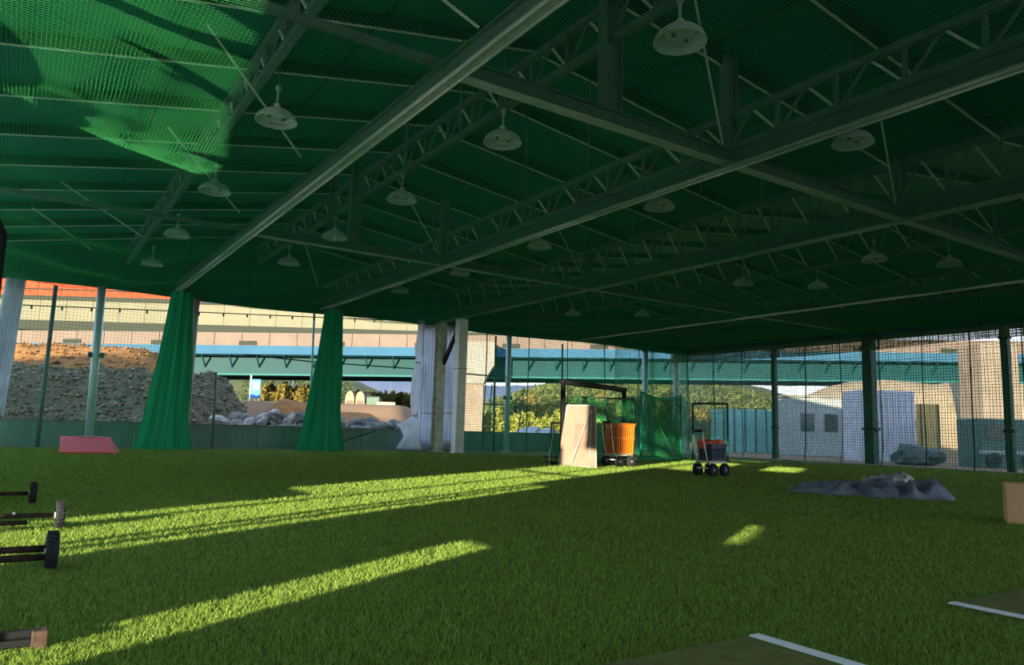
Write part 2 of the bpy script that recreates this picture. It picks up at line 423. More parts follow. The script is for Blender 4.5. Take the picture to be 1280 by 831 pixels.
wl = wall_grid('wall_left', holes, Y0, Y1, 7.25, X0, .02, TARPL, 'unseen tarpaulin side made pale and translucent for fill light, with gaps that let the low sun in')  # unseen side wall; tarp made translucent so the sun through it fills the hall
for y in (6.62, 6.95, 8.3): MB().box(X0-.07, X0-.01, y-.08, y+.08, 0, 6).build('wall_post', GALV, wl)
MB().box(X0-.07, X0-.01, 6.3, 10.2, 2.9, 3.0).build('wall_rail', GALV, wl)
# gable end above the far openings
def gable(xa, xb, y, z0fn, m, name, label):
    xsn = sorted({xa, xb, *[k for k in KN if xa < k < xb], *list(np.linspace(xa, xb, 25))})
    b = MB()
    for a, c in zip(xsn, xsn[1:]):
        b.add([(a, y, z0fn(a)), (c, y, z0fn(c)), (c, y, roofz(c)), (a, y, roofz(a)), (a, y+.1, z0fn(a)), (c, y+.1, z0fn(c)), (c, y+.1, roofz(c)), (a, y+.1, roofz(a))],
              [(0,1,2,3), (5,4,7,6), (0,4,5,1), (3,2,6,7)])
    return struct(b.build(name, m), label)
wf = gable(X0, X1, Y1, lambda x: 6.12-.06*math.sin((x-5)*.5), WALLG, 'wall_far', 'dark green gable wall above the far openings')
wr = struct(MB().box(X1, X1+.1, Y0, Y1, 5.85, 7.9).build('wall_right', WALLG), 'dark green wall strip above the right net')
for x in np.arange(.6, 33, 2.4): MB().box(x-.03, x+.03, Y1-.05, Y1-.005, 6.3, roofz(x)-.05).build('wall_stud', PURL, wf)
for y in np.arange(-6, 32, 2.34): MB().box(X1-.06, X1-.005, y-.03, y+.03, 5.9, 7.6).build('wall_stud', PURL, wr)

# ---- concrete upstand along the far side, one panel at a time
lw = struct(bpy.data.objects.new('trim_1', None), 'low greenish concrete wall along the far side'); COL.objects.link(lw)
pan = MB().box(.015, 2.385, 0, .16, -.15, .96).build('concrete_panel', CONC_G, lw, loc=(-3.2, Y1+.6, 0), bevel=.015).data
cap = MB().box(0, 2.4, -.03, .19, .96, 1.02).build('concrete_cap', CONC, lw, loc=(-3.2, Y1+.6, 0)).data
for i in range(1, 16):
    o = link('concrete_panel', pan, None, lw, (-3.2+2.4*i, Y1+.6, 0)); link('concrete_cap', cap, None, lw, (-3.2+2.4*i, Y1+.6, 0))
struct(MB().box(X0, X1, Y1-.05, Y1+.6, -.15, .03).build('trim_2', CONC), 'pale kerb under the far openings')

# ---- posts and columns
def pole(name, p, q, r, m, label, cat='post', clamps=()):
    t = thing(name, label, cat, p); d = Vector(q)-Vector(p)
    MB().tube([(0,0,0), d], r, 14).build('shaft', m, t, smooth=True)
    MB().lathe([(r*1.9, 0), (r*1.9, .03), (r, .05)], 14).build('base_plate', m, t)
    for c in clamps: MB().tube([d*c+Vector((-r*1.8, 0, 0)), d*c+Vector((r*1.8, 0, 0))], r*.7, 8).build('clamp', STEEL_G, t)
    return t
YF = Y1-.15
pole('steel_post', (2.36, YF, 0), (2.30, YF, 6.2), .15, GALV, 'thick grey round post behind the red ramp', clamps=(.57,))
pole('steel_post', (5.75, YF+.1, 0), (5.75, YF+.1, 6.2), .16, STEEL_L, 'pale grey post just right of the left green net curtain')
pole('steel_post', (11.85, YF+.15, 0), (11.85, YF+.15, 6.2), .10, STEEL_L, 'slim pale post behind the right green net curtain')
pole('steel_post', (21.25, YF, 0), (21.25, YF, 6.2), .14, GALV, 'grey-green round post right of the pale columns', clamps=(.45,))
pole('steel_post', (31.0, YF, 0), (31.0, YF, 6.1), .17, GALV, 'grey-green post near the far right corner')
pole('steel_post', (33.3, YF-.3, 0), (33.3, YF-.3, 6.1), .19, STEEL_L, 'pale post in the far right corner')
def thin(px, pyb, pyt, r, m, label):
    a = onY(px[0], pyb, YF+.05); b = onY(px[1], pyt, YF+.05); a.z = 0
    o = MB().tube([a, b], r, 8).build('net_pole', m, None, True); tag(o, label, 'pole'); return o
thin((47, 70), 550, 357, .075, STEEL_G, 'thin dark pole at the left before the orange earth heap')
thin((386, 393), 548, 391, .05, GALV, 'thin pole just left of the right green net curtain')
thin((265, 270), 562, 465, .05, STEEL_G, 'short dark stake in front of the gravel heap')
thin((617, 620), 556, 420, .05, NETD, 'thin dark pole right of the square column')
thin((702, 703), 560, 430, .05, NETD, 'thin pole left of the tan canvas screen')
def square_col(loc, w, h, m, label, sway=0):
    t = thing('steel_column', label, 'column', loc)
    MB().box(-w/2, w/2, -w/2, -w/2+.03, 0, h).build('flange', m, t); MB().box(-w/2, w/2, w/2-.03, w/2, 0, h).build('flange', m, t)
    MB().box(-.02, .02, -w/2+.03, w/2-.03, 0, h).build('web', m, t)
    MB().box(-w*.7, w*.7, -w*.7, w*.7, 0, .03).build('base_plate', m, t)
    return t
def box_col(loc, w, d, h, m, label):
    t = thing('steel_column', label, 'column', loc)
    MB().box(-w/2, w/2, -d/2, d/2, 0, h).build('shaft', m, t, bevel=.02)
    MB().box(-w*.6, w*.6, -d*.6, d*.6, 0, .04).build('base_plate', m, t)
    MB().box(-w*.55, w*.55, -d*.55, d*.55, h*.62, h*.62+.03).build('seam_band', CONC, t)
    return t
square_col((16.75, 31.7, 0), .42, 6.25, COLRUST, 'rust-spotted pale steel column between the corrugated grey sheets')
box_col((17.15, 30.4, 0), .46, .42, 6.28, COLW, 'pale square steel column in front of the corrugated sheets')
tag(MB().bar((16.85, 31.6, 4.1), (17.1, 30.5, 6.0), .14, .16).build('knee_brace', BLACK), 'black diagonal brace between the two pale columns', 'brace')
def right_post(y, w, label, m=None):
    t = thing('steel_post', label, 'post', (X1-.28, y, 0))
    MB().box(-w/2, w/2, -w/2, w/2, 0, 5.95).build('shaft', m or STEEL_G, t, bevel=.02)
    MB().box(-w*.7, w*.7, -w*.7, w*.7, 0, .04).build('base_plate', m or STEEL_G, t)
    for z in (1.6, 5.4): MB().box(-w*.5, w*.5, -w*.72, w*.72, z, z+.12).build('bracket', BLACK, t)
PGRN = mat('post_green', (.035, .10, .075), .55, var=.1, scale=3)
right_post(19.9, .46, 'thickest dark green post of the right net wall', PGRN)
right_post(14.05, .28, 'dark green post of the right net wall nearest the right edge', PGRN)
right_post(25.2, .24, 'slim dark green post of the right net wall left of the thickest', PGRN)
right_post(8.2, .28, 'green post of the right net wall beyond the right edge', PGRN)

# ---- wall nets
def wobble(a, z): return .06*math.sin(a*1.7)*math.sin(z*.9+a)
def rnet(u, v): return (X1-.85+wobble(u, v)-(.25*max(0, .5-v)), u, v)
t = thing('wall_net', 'pale green net hanging along the whole right side', 'net', (0, 0, 0))
o = net_patch('mesh', rnet, -2, 32.2, .02, 5.95, .125, .011, NETW, t, su=70, sv=9); o['kind'] = 'stuff'
for y in list(np.arange(1.5, 32, 1.95)):
    V, F = strands([[rnet(y, z) for z in np.linspace(.02, 5.95, 9)]], .03); link('hem_rope', npmesh('hem_rope', V, F), NETD, t)
V, F = strands([[rnet(y, .03) for y in np.linspace(-2, 32.2, 70)]], .04); link('bottom_rope', npmesh('bottom_rope', V, F), SHEETW, t)
# second, looser net just outside the posts
t = thing('outer_net', 'fine blue-green net outside the right posts', 'net', (0, 0, 0))
o = net_patch('mesh', lambda u, v: (X1+.35+.08*math.sin(u*1.1+v), u, v), -2, 33, .02, 5.9, .085, .0075, mat('net_pale', (0.34, 0.55, 0.5), .7, transl=.3), t, su=50, sv=6); o['kind'] = 'stuff'
# valance strip of shade cloth
va_ = tag(net_patch('valance_net', lambda u, v: (X1-.62+.03*math.sin(u*3), u, 5.95-(5.95-v)*(1+.14*math.sin(u*.35))), -2, 32.3, 5.36, 5.95, .05, .0165, SHADEC, None, su=90, sv=4), 'olive net strip rolled up along the top of the right wall', 'net'); va_['kind'] = 'stuff'
# far right net
def fnet(u, v): return (u, Y1-.9+wobble(u, v), v)
t = thing('wall_net', 'green net hanging across the far right opening', 'net', (0, 0, 0))
o = net_patch('mesh', fnet, 17.9, 33.0, .02, 6.1, .11, .0085, NETG2, t, su=40, sv=9); o['kind'] = 'stuff'
for x in np.arange(19.4, 33, 2.6):
    V, F = strands([[fnet(x, z) for z in np.linspace(.02, 6.1, 9)]], .028); link('hem_rope', npmesh('hem_rope', V, F), NETD, t)
t = thing('wall_net', 'thin green net across the far left openings', 'net', (0, 0, 0))
o = net_patch('mesh', lambda u, v: (u, Y1-.45+.5*wobble(u, v), v), -1.1, 4.6, .02, 6.1, .12, .0042, NETG2, t, su=20, sv=9); o['kind'] = 'stuff'
t = thing('net_drape', 'loose green net folds hanging beside the corner behind the carts', 'net', (0, 0, 0))
o = net_patch('mesh', lambda u, v: (u, Y1-1.8-.35*math.sin(u*2.2)-.25*max(0, 1-v), v), 27.3, 33.0, .02, 5.9, .09, .008, NETG2, t, su=60, sv=8); o['kind'] = 'stuff'

# ---- gathered net curtains
def bunch(x, y, label, lean, top=6.2, seed=0):
    t = thing('net_curtain', label, 'net curtain', (x, y, 0))
    rn = random.Random(seed); prof = [(0, 1.05), (.5, .92), (1.2, .80), (2.2, .72), (3.4, .62), (4.6, .50), (5.6, .42), (top, .40)]
    n = 72; ph = [rn.random()*6 for _ in range(6)]
    b = MB()
    for z, w in prof:
        for j in range(n):
            a = 2*PI*j/n; r = w*(1+.16*math.sin(9*a+ph[0]+z*.5)+.10*math.sin(17*a+ph[1]-z*.4)+.05*math.sin(29*a+ph[2]))
            b.v.append((lean*(1-z/top)+r*.88*math.cos(a), r*.42*math.sin(a), z))
    for i in range(len(prof)-1):
        for j in range(n): b.f.append((i*n+j, i*n+(j+1) % n, (i+1)*n+(j+1) % n, (i+1)*n+j))
    o = b.build('net_folds', NETG2, t, True)
    # cords lying over the folds
    L = []
    for j in range(0, n, 2):
        L.append([Vector(b.v[i*n+j])*1.0+Vector((0, -.015, 0)) for i in range(len(prof))])
    V, F = strands([np.array(l) for l in L], .012); link('net_cords', npmesh('net_cords', V, F), NETG, t)
    b2 = MB().tube([(-.45, 0, top-.05), (.45, 0, top-.05)], .04, 8).build('hanging_bar', STEEL_G, t)
    return t
bunch(5.05, Y1-1.15, 'gathered green net curtain flaring at the bottom, nearer the red ramp', -.25, seed=1)
bunch(11.3, Y1-1.15, 'gathered green net curtain flaring at the bottom, nearer the pale columns', -.3, seed=4)

# ---- tarps
def corr(name, p0, p1, q0, q1, waves, amp, m, label, cat='tarp', band=None):
    """pleated sheet between a bottom edge p0-p1 and a top edge q0-q1"""
    p0, p1, q0, q1 = map(Vector, (p0, p1, q0, q1)); t = thing(name, label, cat, p0); o0 = Vector(p0)
    nx = waves*8; nz = 12; b = MB()
    for k in range(nz+1):
        v = k/nz
        for i in range(nx+1):
            u = i/nx; a = p0.lerp(p1, u); c = q0.lerp(q1, u); P = a.lerp(c, v)-o0
            P += Vector((0, amp*math.sin(u*waves*2*PI)+.04*math.sin(v*7+u*5), 0)); b.v.append(tuple(P))
    for k in range(nz):
        for i in range(nx): a = k*(nx+1)+i; b.f.append((a, a+1, a+nx+2, a+nx+1))
    o = b.build('pleats', m, t, True); s = o.modifiers.new('solid', 'SOLIDIFY'); s.thickness = .01
    if band:
        L = []
        for zf in band: L.append([p0.lerp(p1, u).lerp(q0.lerp(q1, u), zf)-o0+Vector((0, -amp-.06, 0)) for u in np.linspace(-.02, 1.02, 12)])
        V, F = strands([np.array(l) for l in L], .018); link('tie_cord', npmesh('tie_cord', V, F), NETD, t)
    return t
yy = Y1-.5
corr('corrugated_tarp', onY(522, 562, yy), onY(546, 563, yy), onY(527, 406, yy), onY(549, 407, yy), 6, .10, TARPW, 'pleated grey tarp sheet left of the rust-spotted column', band=(.29,))
corr('corrugated_tarp', onY(553, 562, yy), onY(567, 563, yy), onY(556, 407, yy), onY(576, 407, yy), 5, .10, TARPW, 'pleated grey tarp sheet between the two pale columns', band=(.29,))
corr('corrugated_tarp', onY(-24, 520, 30.5), onY(5, 520, 30.5), onY(8, 346, 30.5), onY(33, 350, 30.5), 7, .11, TARPW, 'pleated grey tarp leaning at the far left edge')
# twisted tarp tied like a rope
t = thing('tied_tarp', 'pale grey tarp twisted into a tied column left of the pleated tarps', 'tarp', onY(516, 561, yy))
b = MB(); base = t.location.copy(); n = 28
prof = [(.0, .60, -.10), (.25, .52, -.12), (.6, .34, -.10), (.95, .42, -.22), (1.15, .55, -.34), (1.3, .30, -.12), (1.55, .09, 0), (2.1, .20, .02), (2.9, .27, .03), (3.6, .20, .05), (4.1, .08, .06), (4.7, .20, .1), (5.3, .17, .12), (5.8, .13, .14), (6.15, .16, .16)]
for z, r, dx in prof:
    for j in range(n):
        a = 2*PI*j/n; q = r*(1+.18*math.sin(5*a+z*3)+.1*math.sin(9*a-z*2)); b.v.append((dx+q*math.cos(a), q*.6*math.sin(a), z))
for i in range(len(prof)-1):
    for j in range(n): b.f.append((i*n+j, i*n+(j+1) % n, (i+1)*n+(j+1) % n, (i+1)*n+j))
b.build('tarp_folds', TARPW, t, True)
for z, dx in ((1.55, 0), (4.1, .06)): MB().lathe([(.10, z-.03), (.115, z), (.10, z+.03)], 12, c=(dx, 0, 0)).build('tie_cord', STEEL_G, t)

# ---- wires across the far opening
def wire(pts, r, label, hooks=0):
    t = thing('cable', label, 'cable', pts[0]); o0 = Vector(pts[0])
    P = [Vector(p)-o0 for p in pts]
    MB().tube(P, r, 5).build('strand', NETD, t)
    for i in range(hooks):
        c = P[0].lerp(P[-1], (i+.5)/hooks); MB().tube([c+Vector((0, 0, .02)), c+Vector((0, 0, -.13))], .035, 6).build('hook', NETD, t)
    return t
wire([onY(20, 381, YF), onY(200, 388, YF), onY(480, 400, YF)], .022, 'curtain cable with small hooks high across the far openings', 15)
wire([onY(305, 443, YF+.05), onY(390, 452, YF+.05), onY(520, 461, YF+.05)], .03, 'dark sagging rope across the middle far opening')
wire([onY(570, 466, YF), onY(640, 472, YF)], .035, 'dark rail from the square column to the round post')
wire([onY(415, 556, YF), onY(470, 538, YF)], .03, 'slanting pale guy rope at the low concrete wall')

# ================================================================== LAMPS
def make_lamp(label):
    t = thing('pendant_lamp', label, 'lamp', (0, 0, 0), group='hanging dome lamps')
    MB().lathe([(.365, 0), (.36, .02), (.33, .09), (.25, .17), (.15, .22), (.09, .25), (.07, .26), (0.001, .26), (0.001, .245), (.08, .235), (.24, .155), (.315, .085), (.345, .02), (.352, 0), (.365, 0)], 28).build('shade', WHITEM, t, True)
    MB().lathe([(.001, .225), (.21, .14), (.20, .10), (.12, .075), (.001, .07)], 24).build('reflector', LAMPG, t, True)
    for s in (-.12, .12): MB().tube([(s, 0, .09), (s, 0, .05)], .035, 8).build('bulb', mat('bulb_grey', (.14, .16, .14), .4), t)
    MB().tube([(0, 0, .25), (0, 0, .32)], .06, 12).build('cap', WHITEM, t)
    MB().tube([(0, 0, .32), (0, 0, .62)], .022, 8).build('rod', STEEL_L, t)
    MB().tube([(0, 0, .58), (0, 0, .66)], .05, 10).build('hook', STEEL_L, t)
    L = [[(.36*math.cos(a), .36*math.sin(a), .0), (0, 0, -.05), (-.36*math.cos(a), -.36*math.sin(a), 0)] for a in np.linspace(0, PI, 7)[:-1]]
    V, F = strands([np.array(l) for l in L], .005); link('wire_guard', npmesh('wire_guard', V, F), STEEL_L, t)
    return t
lp = [((345, 149), 'large dome lamp of the left row, nearest the camera'), ((268, 237), 'second dome lamp of the left row'), ((221, 292), 'third dome lamp of the left row'), ((190, 328), 'farthest dome lamp of the left row'),
      ((850, 50), 'largest dome lamp hanging near the top beside the tall post'), ((628, 176), 'dome lamp below the near cross tie left of the hanging post'), ((502, 248), 'third dome lamp of the row between the left and middle beams'),
      ((418, 295), 'fourth dome lamp of the row between the left and middle beams'), ((361, 327), 'farthest dome lamp of the row between the left and middle beams'),
      ((1066, 177), 'dome lamp just under the middle beam at the upper right'), ((824, 257), 'dome lamp just under the middle beam near the picture centre'), ((674, 306), 'third dome lamp along the middle beam'), ((500, 362), 'farthest dome lamp along the middle beam'), ((575, 340), 'fourth dome lamp along the middle beam'),
      ((716, 391), 'small far dome lamp above the tan canvas screen'), ((803, 392), 'small far dome lamp right of the one above the tan screen'), ((929, 353), 'dim dome lamp behind the beam at right centre'),
      ((1022, 357), 'dim dome lamp under the dark right roof slope'), ((1093, 323), 'dim dome lamp behind the beam at the far right'), ((1187, 329), 'dim dome lamp nearest the right edge')]
lamp0 = None
for (p, lb) in lp:
    q = gnd(p[0], p[1]+3, 6.46)
    if lamp0 is None: lamp0 = make_lamp(lb); lamp0.location = q; L0 = lamp0
    else: clone(L0, q, None, lb)
lamp_things = [o for o in bpy.data.objects if o.name.startswith('pendant_lamp')]
for o in lamp_things:      # each lamp's own suspension wire up to the roof
    x, y, z = o.location; MB().tube([(0, 0, .66), (0, 0, roofz(x)-z)], .012, 5).build('suspension_wire', STEEL_G, o)

# ================================================================== THINGS ON THE TURF
# red ramp
t = thing('wedge_ramp', 'red vinyl wedge ramp lying on turf by the far wall', 'ramp', (0, 0, 0))
a, b_, = gnd(74, 567), gnd(143, 568)
u = (b_-a).normalized(); w = Vector((-u.y, u.x, 0)); Lr = (b_-a).length
t.location = a; t.rotation_euler = (0, 0, math.atan2(u.y, u.x))
b = MB(); prof = [(0, 0), (0, .05), (1.15, .52), (1.3, .52), (1.3, 0)]
for xx, sh in ((0, 0), (Lr, 0)):
    for (yy_, z) in prof: b.v.append((xx+(-.36 if z > .3 and xx > 0 else (-.26 if z > .3 else 0)), yy_, z))
k = len(prof); b.f = [tuple(range(k)), tuple(range(2*k-1, k-1, -1))]+[(i, i+k, (i+1) % k+k, (i+1) % k) for i in range(k)]
b.build('cover', RED, t, bevel=.02)
MB().box(.25, .95, 1.12, 1.28, .521, .53).build('label_strip', STRIPE, t)
MB().lathe([(.02, -.05), (.15, -.05), (.17, -.03), (.17, .03), (.15, .05), (.02, .05)], 18, 'x', (-.07, .9, .17)).build('side_wheel', RUB, t, True)

# wheeled net frames at the left edge
def wheel_mesh(r, w, name='tyre'):
    return MB().lathe([(r*.55, -w*.35), (r*.80, -w*.5), (r*.95, -w*.42), (r, -w*.2), (r*1.0, w*.2), (r*.95, w*.42), (r*.80, w*.5), (r*.55, w*.35), (r*.55, -w*.35)], 28, 'x')
def wheel_unit(px, label, bars, upright=False):
    p = gnd(*px); r = .142
    t = thing('wheeled_base', label, 'frame', (p.x, p.y, 0))
    ty = wheel_mesh(r, .085).build('tyre', RUB, t, True); ty.location = (0, 0, r)
    nb = MB()
    for k in range(22):
        a = 2*PI*k/22; c = Vector((0, math.cos(a), math.sin(a))); tt = Vector((0, -math.sin(a), math.cos(a)))
        for s in (-1, 1): nb.bar(c*(r+.002)+tt*(.006*s)+Vector((s*.003, 0, 0)), c*(r+.002)+tt*(.006*s)+Vector((s*.036, 0, 0)), .012, .008, c)
    nb.build('tread', RUB, ty)
    MB().lathe([(.001, -.05), (.03, -.05), (.035, -.02), (.078, -.02), (.078, .02), (.035, .02), (.03, .05), (.001, .05)], 18, 'x').build('hub', HUB, ty, True)
    for (p0, p1, w) in bars: MB().tube([p0, p1], w*.5, 8).build('axle_bar', RUSTY, t, True)
    MB().tube([(-.40, 0, r+.02), (-.40, 0, r+.04)], .014, 8).build('bolt', STEEL_R, t)
    if upright:
        x_ = -.37-p.x
        MB().tube([(x_, 0, .14), (x_, 0, 3.52)], .045, 10).build('upright', BLACK, t, True)
        MB().tube([(x_, 0, 3.52), (x_-.10, 0, 3.72), (x_-1.5, 0, 4.6)], .05, 10).build('top_bar', BLACK, t, True)
        MB().add([(x_-.03, .01, .5), (x_-1.5, .01, .5), (x_-1.5, .01, 4.55), (x_-.12, .01, 3.68), (x_-.04, .01, 3.5)], [(0, 1, 2, 3, 4)]).build('canvas', CANVAS, t).modifiers.new('s', 'SOLIDIFY').thickness = .01
    return t
wheel_unit((62, 712), 'black tyre on twin rusty bars, nearest of the three wheels', [((-.03, .0, .16), (-1.6, .06, .15), .05), ((-.03, -.02, .10), (-1.6, -.10, .11), .05)])
wheel_unit((73, 661), 'black tyre on a rusty axle, middle of the three wheels', [((-.03, 0, .145), (-1.6, .05, .14), .045), ((-.28, -.03, .08), (-1.6, -.12, .09), .045)])
wheel_unit((40, 630), 'black tyre on a dark axle bar, farthest of the three wheels', [((-.03, 0, .14), (-1.6, .02, .14), .05)], True)
p = gnd(58, 811)
t = thing('bar_end', 'shade-darkened flat bar with taped square end on the turf at lower left', 'bar', (p.x, p.y, 0))
MB().bar((-.04, 0, .05), (-1.5, .02, .05), .08, .03).build('bar', BLACK, t); MB().bar((-.04, .01, .085), (-1.5, .03, .085), .04, .03).build('bar', BLACK, t)  # black rather than rusty steel, the shade here put into the colour
MB().bar((0, .005, .055), (-.07, .005, .055), .10, .085).build('taped_end', mat('tape_brown', (.07, .048, .036), .8, var=.3, scale=20), t, bevel=.006)

# batter mats
def bmat(x0, x1, y0, y1, sx0, sx1, label):
    t = thing('batting_mat', label, 'mat', ((x0+x1)/2, (y0+y1)/2, 0)); c = t.location
    MB().box(x0-c.x, x1-c.x, y0-c.y, y1-c.y, 0, .035).build('turf_pad', MATG, t, bevel=.008)
    MB().box(sx0-c.x, sx1-c.x, y0-c.y+.01, y1-c.y-.01, .035, .042).build('white_line', STRIPE, t)
bmat(2.25, 3.64, .9, 2.90, 3.56, 3.64, 'olive turf mat with white line, at the bottom edge')
bmat(5.54, 6.95, .8, 2.80, 5.54, 5.63, 'olive turf mat with white line, at the right edge')

# cardboard box
p = gnd(1259.5, 655)
t = thing('cardboard_box', 'plain brown cardboard box on turf at the right edge', 'box', (p.x, p.y, 0), math.radians(-62))
MB().box(0, .70, 0, .5, 0, .575).build('carton', CARD, t, bevel=.006)
for i, (a, c) in enumerate(((0, .249), (.251, .5))): MB().box(.0, .70, a, c, .576, .581).build('flap', CARD, t)

# slate tarp heap
def crumple(name, a, b_, wid, hgt, m, label, cat, seed, nx=90, ny=26):
    a = Vector(a); b_ = Vector(b_); u = (b_-a); L_ = u.length; u.normalize(); w = Vector((-u.y, u.x, 0))
    t = thing(name, label, cat, a.lerp(b_, .5)); c = t.location.copy(); B = MB()
    for i in range(nx+1):
        s = i/nx; e_ = (math.sin(PI*min(1, s*1.02))**.45 if 0 < s < 1 else 0)*(1+.28*noise.noise(Vector((s*6, seed, 0))))
        ed = min(1, s*9, (1-s)*9)
        for j in range(ny+1):
            q = 2*j/ny-1; P = a+u*(s*L_)+w*(q*wid*.5*e_+.10*noise.noise(Vector((s*4, seed+5, 0))))
            n1 = abs(noise.noise(Vector((s*8, q*1.5, seed)))); n2 = abs(noise.noise(Vector((s*26, q*4, seed+9))))
            z = .012+hgt*ed*(1-q*q)**.6*(.12+1.15*(1-n1*1.9)*(.35+.65*s)+.30*(.5-n2)) if abs(q) < 1 else .008
            B.v.append((P.x-c.x, P.y-c.y, max(.006, z)))
    for i in range(nx):
        for j in range(ny): k = i*(ny+1)+j; B.f.append((k, k+ny+1, k+ny+2, k+1))
    o = B.build('cloth', m, t, True); o.modifiers.new('s', 'SOLIDIFY').thickness = .008
    return t
crumple('tarp_heap', gnd(982, 614), gnd(1197, 626), 1.15, .34, TARPB, 'crumpled slate grey tarp spread flat on the turf', 'tarp', 2)
crumple('white_sheet', gnd(1068, 611.5), gnd(1142, 612), 1.0, .38, SHEETW, 'small crumpled white sheet tucked behind the slate tarp', 'sheet', 6, 50, 16)

# carts
def cart(loc, rz, label, L_, Wd, crate, hlen):
    t = thing('hand_cart', label, 'cart', loc, rz); r = .185
    MB().box(-L_/2, L_/2, -Wd/2, Wd/2, .40, .43).build('deck', CREAMP, t)
    for s in (-1, 1): MB().tube([(-L_/2-.02, s*Wd/2, .39), (L_/2+.02, s*Wd/2, .39)], .022, 8).build('side_rail', CREAMP, t, True)
    for s in (-1, 1): MB().tube([(s*(L_/2), -Wd/2, .39), (s*(L_/2), -Wd/2, .24), (s*(L_/2), Wd/2, .24), (s*(L_/2), Wd/2, .39)], .02, 8).build('axle_bracket', CREAMP, t)
    wm = None
    for sx_ in (-1, 1):
        for sy in (-1, 1):
            lc = (sx_*(L_/2-.10), sy*(Wd/2+.03), r)
            B = MB().lathe([(.09, -.05), (.15, -.065), (.18, -.05), (r, -.02), (r, .02), (.18, .05), (.15, .065), (.09, .05), (.09, -.05)], 24, 'y')
            w_ = B.build('wheel', RUB, t, True, loc=lc)
            MB().lathe([(.001, -.06), (.04, -.06), (.045, -.045), (.10, -.03), (.10, .03), (.045, .045), (.04, .06), (.001, .06)], 18, 'y').build('hub', mat('hub_dark', (.10, .09, .12), .4), w_, True)
            MB().lathe([(.001, -.068), (.025, -.068), (.025, .068), (.001, .068)], 10, 'y').build('axle_cap', HUB, w_)
    for s in (-1, 1):
        MB().tube([(-L_/2, s*Wd*.36, .36), (-L_/2-.10, s*Wd*.36, .7), (-L_/2-.22, s*Wd*.36, hlen-.12), (-L_/2-.20, s*Wd*.36, hlen)], .02, 8).build('handle_pole', CREAMP, t, True)
    MB().tube([(-L_/2-.215, -Wd*.36, hlen-.08), (-L_/2-.18, -Wd*.36, hlen), (-L_/2-.18, Wd*.36, hlen), (-L_/2-.215, Wd*.36, hlen-.08)], .034, 8).build('handle_grip', BLACK, t, True)
    return t
def crate(name, loc, rz, w, d, h, m, label, slots, z0):
    t = thing(name, label, 'crate', (loc[0], loc[1], z0), rz); B = MB(); tp = 1.08
    # slotted walls: upright ribs with rims
    def wall(a, c, n_, nm='side_wall'):
        a = Vector(a); c = Vector(c); B = MB()
        for i in range(n_):
            p0 = a.lerp(c, (i+.22)/n_); p1 = a.lerp(c, (i+.78)/n_); o0 = p0*tp; o1 = p1*tp
            B.add([(p0.x, p0.y, .06), (p1.x, p1.y, .06), (o1.x, o1.y, h-.07), (o0.x, o0.y, h-.07)], [(0, 1, 2, 3)])
        for z_, z2 in ((0, .07), (h*.48, h*.55), (h-.09, h)):
            s0 = 1+(tp-1)*z_/h; s1 = 1+(tp-1)*z2/h
            B.add([(a.x*s0, a.y*s0, z_), (c.x*s0, c.y*s0, z_), (c.x*s1, c.y*s1, z2), (a.x*s1, a.y*s1, z2)], [(0, 1, 2, 3)])
        o = B.build(nm, m, t); o.modifiers.new('s', 'SOLIDIFY').thickness = .018
    cs = [(-w/2, -d/2, 0), (w/2, -d/2, 0), (w/2, d/2, 0), (-w/2, d/2, 0)]
    for i in range(4): wall(cs[i], cs[(i+1) % 4], slots if i % 2 == 0 else max(3, int(slots*d/w)))
    MB().box(-w/2, w/2, -d/2, d/2, 0, .02).build('bottom', m, t)
    MB().box(-w/2+.05, w/2-.05, -d/2+.05, d/2-.05, .025, h-.12).build('dark_inner', mat('dark_inner_'+m.name, tuple(c*.16 for c in m.node_tree.nodes['Principled BSDF'].inputs[0].default_value[:3]), .8), t)  # block added in darkened crate colour so the slots read dark
    k = tp*1.03
    R = MB()
    for i in range(4):
        a = Vector(cs[i])*k; c = Vector(cs[(i+1) % 4])*k; R.bar((a.x, a.y, h), (c.x, c.y, h), .045, .03)
    R.build('rim', m, t)
    return t
oc = gnd(773, 583); orz = YAW+math.radians(40)
cart((oc.x, oc.y, 0), orz, 'cream-framed hand cart loaded with the orange crate', .80, .55, None, 1.50)
ax = Vector((math.cos(orz), math.sin(orz), 0))
crate('plastic_crate', (oc.x+ax.x*.06, oc.y+ax.y*.06), orz, .80, .58, 1.02, ORANGE, 'tall bright orange slotted crate on a hand cart', 7, .44)
bc = gnd(889, 595); brz = YAW+math.radians(38)
cart((bc.x, bc.y, 0), brz, 'cream-framed hand cart loaded with the navy crate', .74, .46, None, 1.26)
ax = Vector((math.cos(brz), math.sin(brz), 0)); bx = Vector((-ax.y, ax.x, 0))
crate('plastic_crate', (bc.x+ax.x*.05, bc.y+ax.y*.05), brz, .66, .46, .46, NAVY, 'navy slotted crate on the small hand cart', 6, .44)
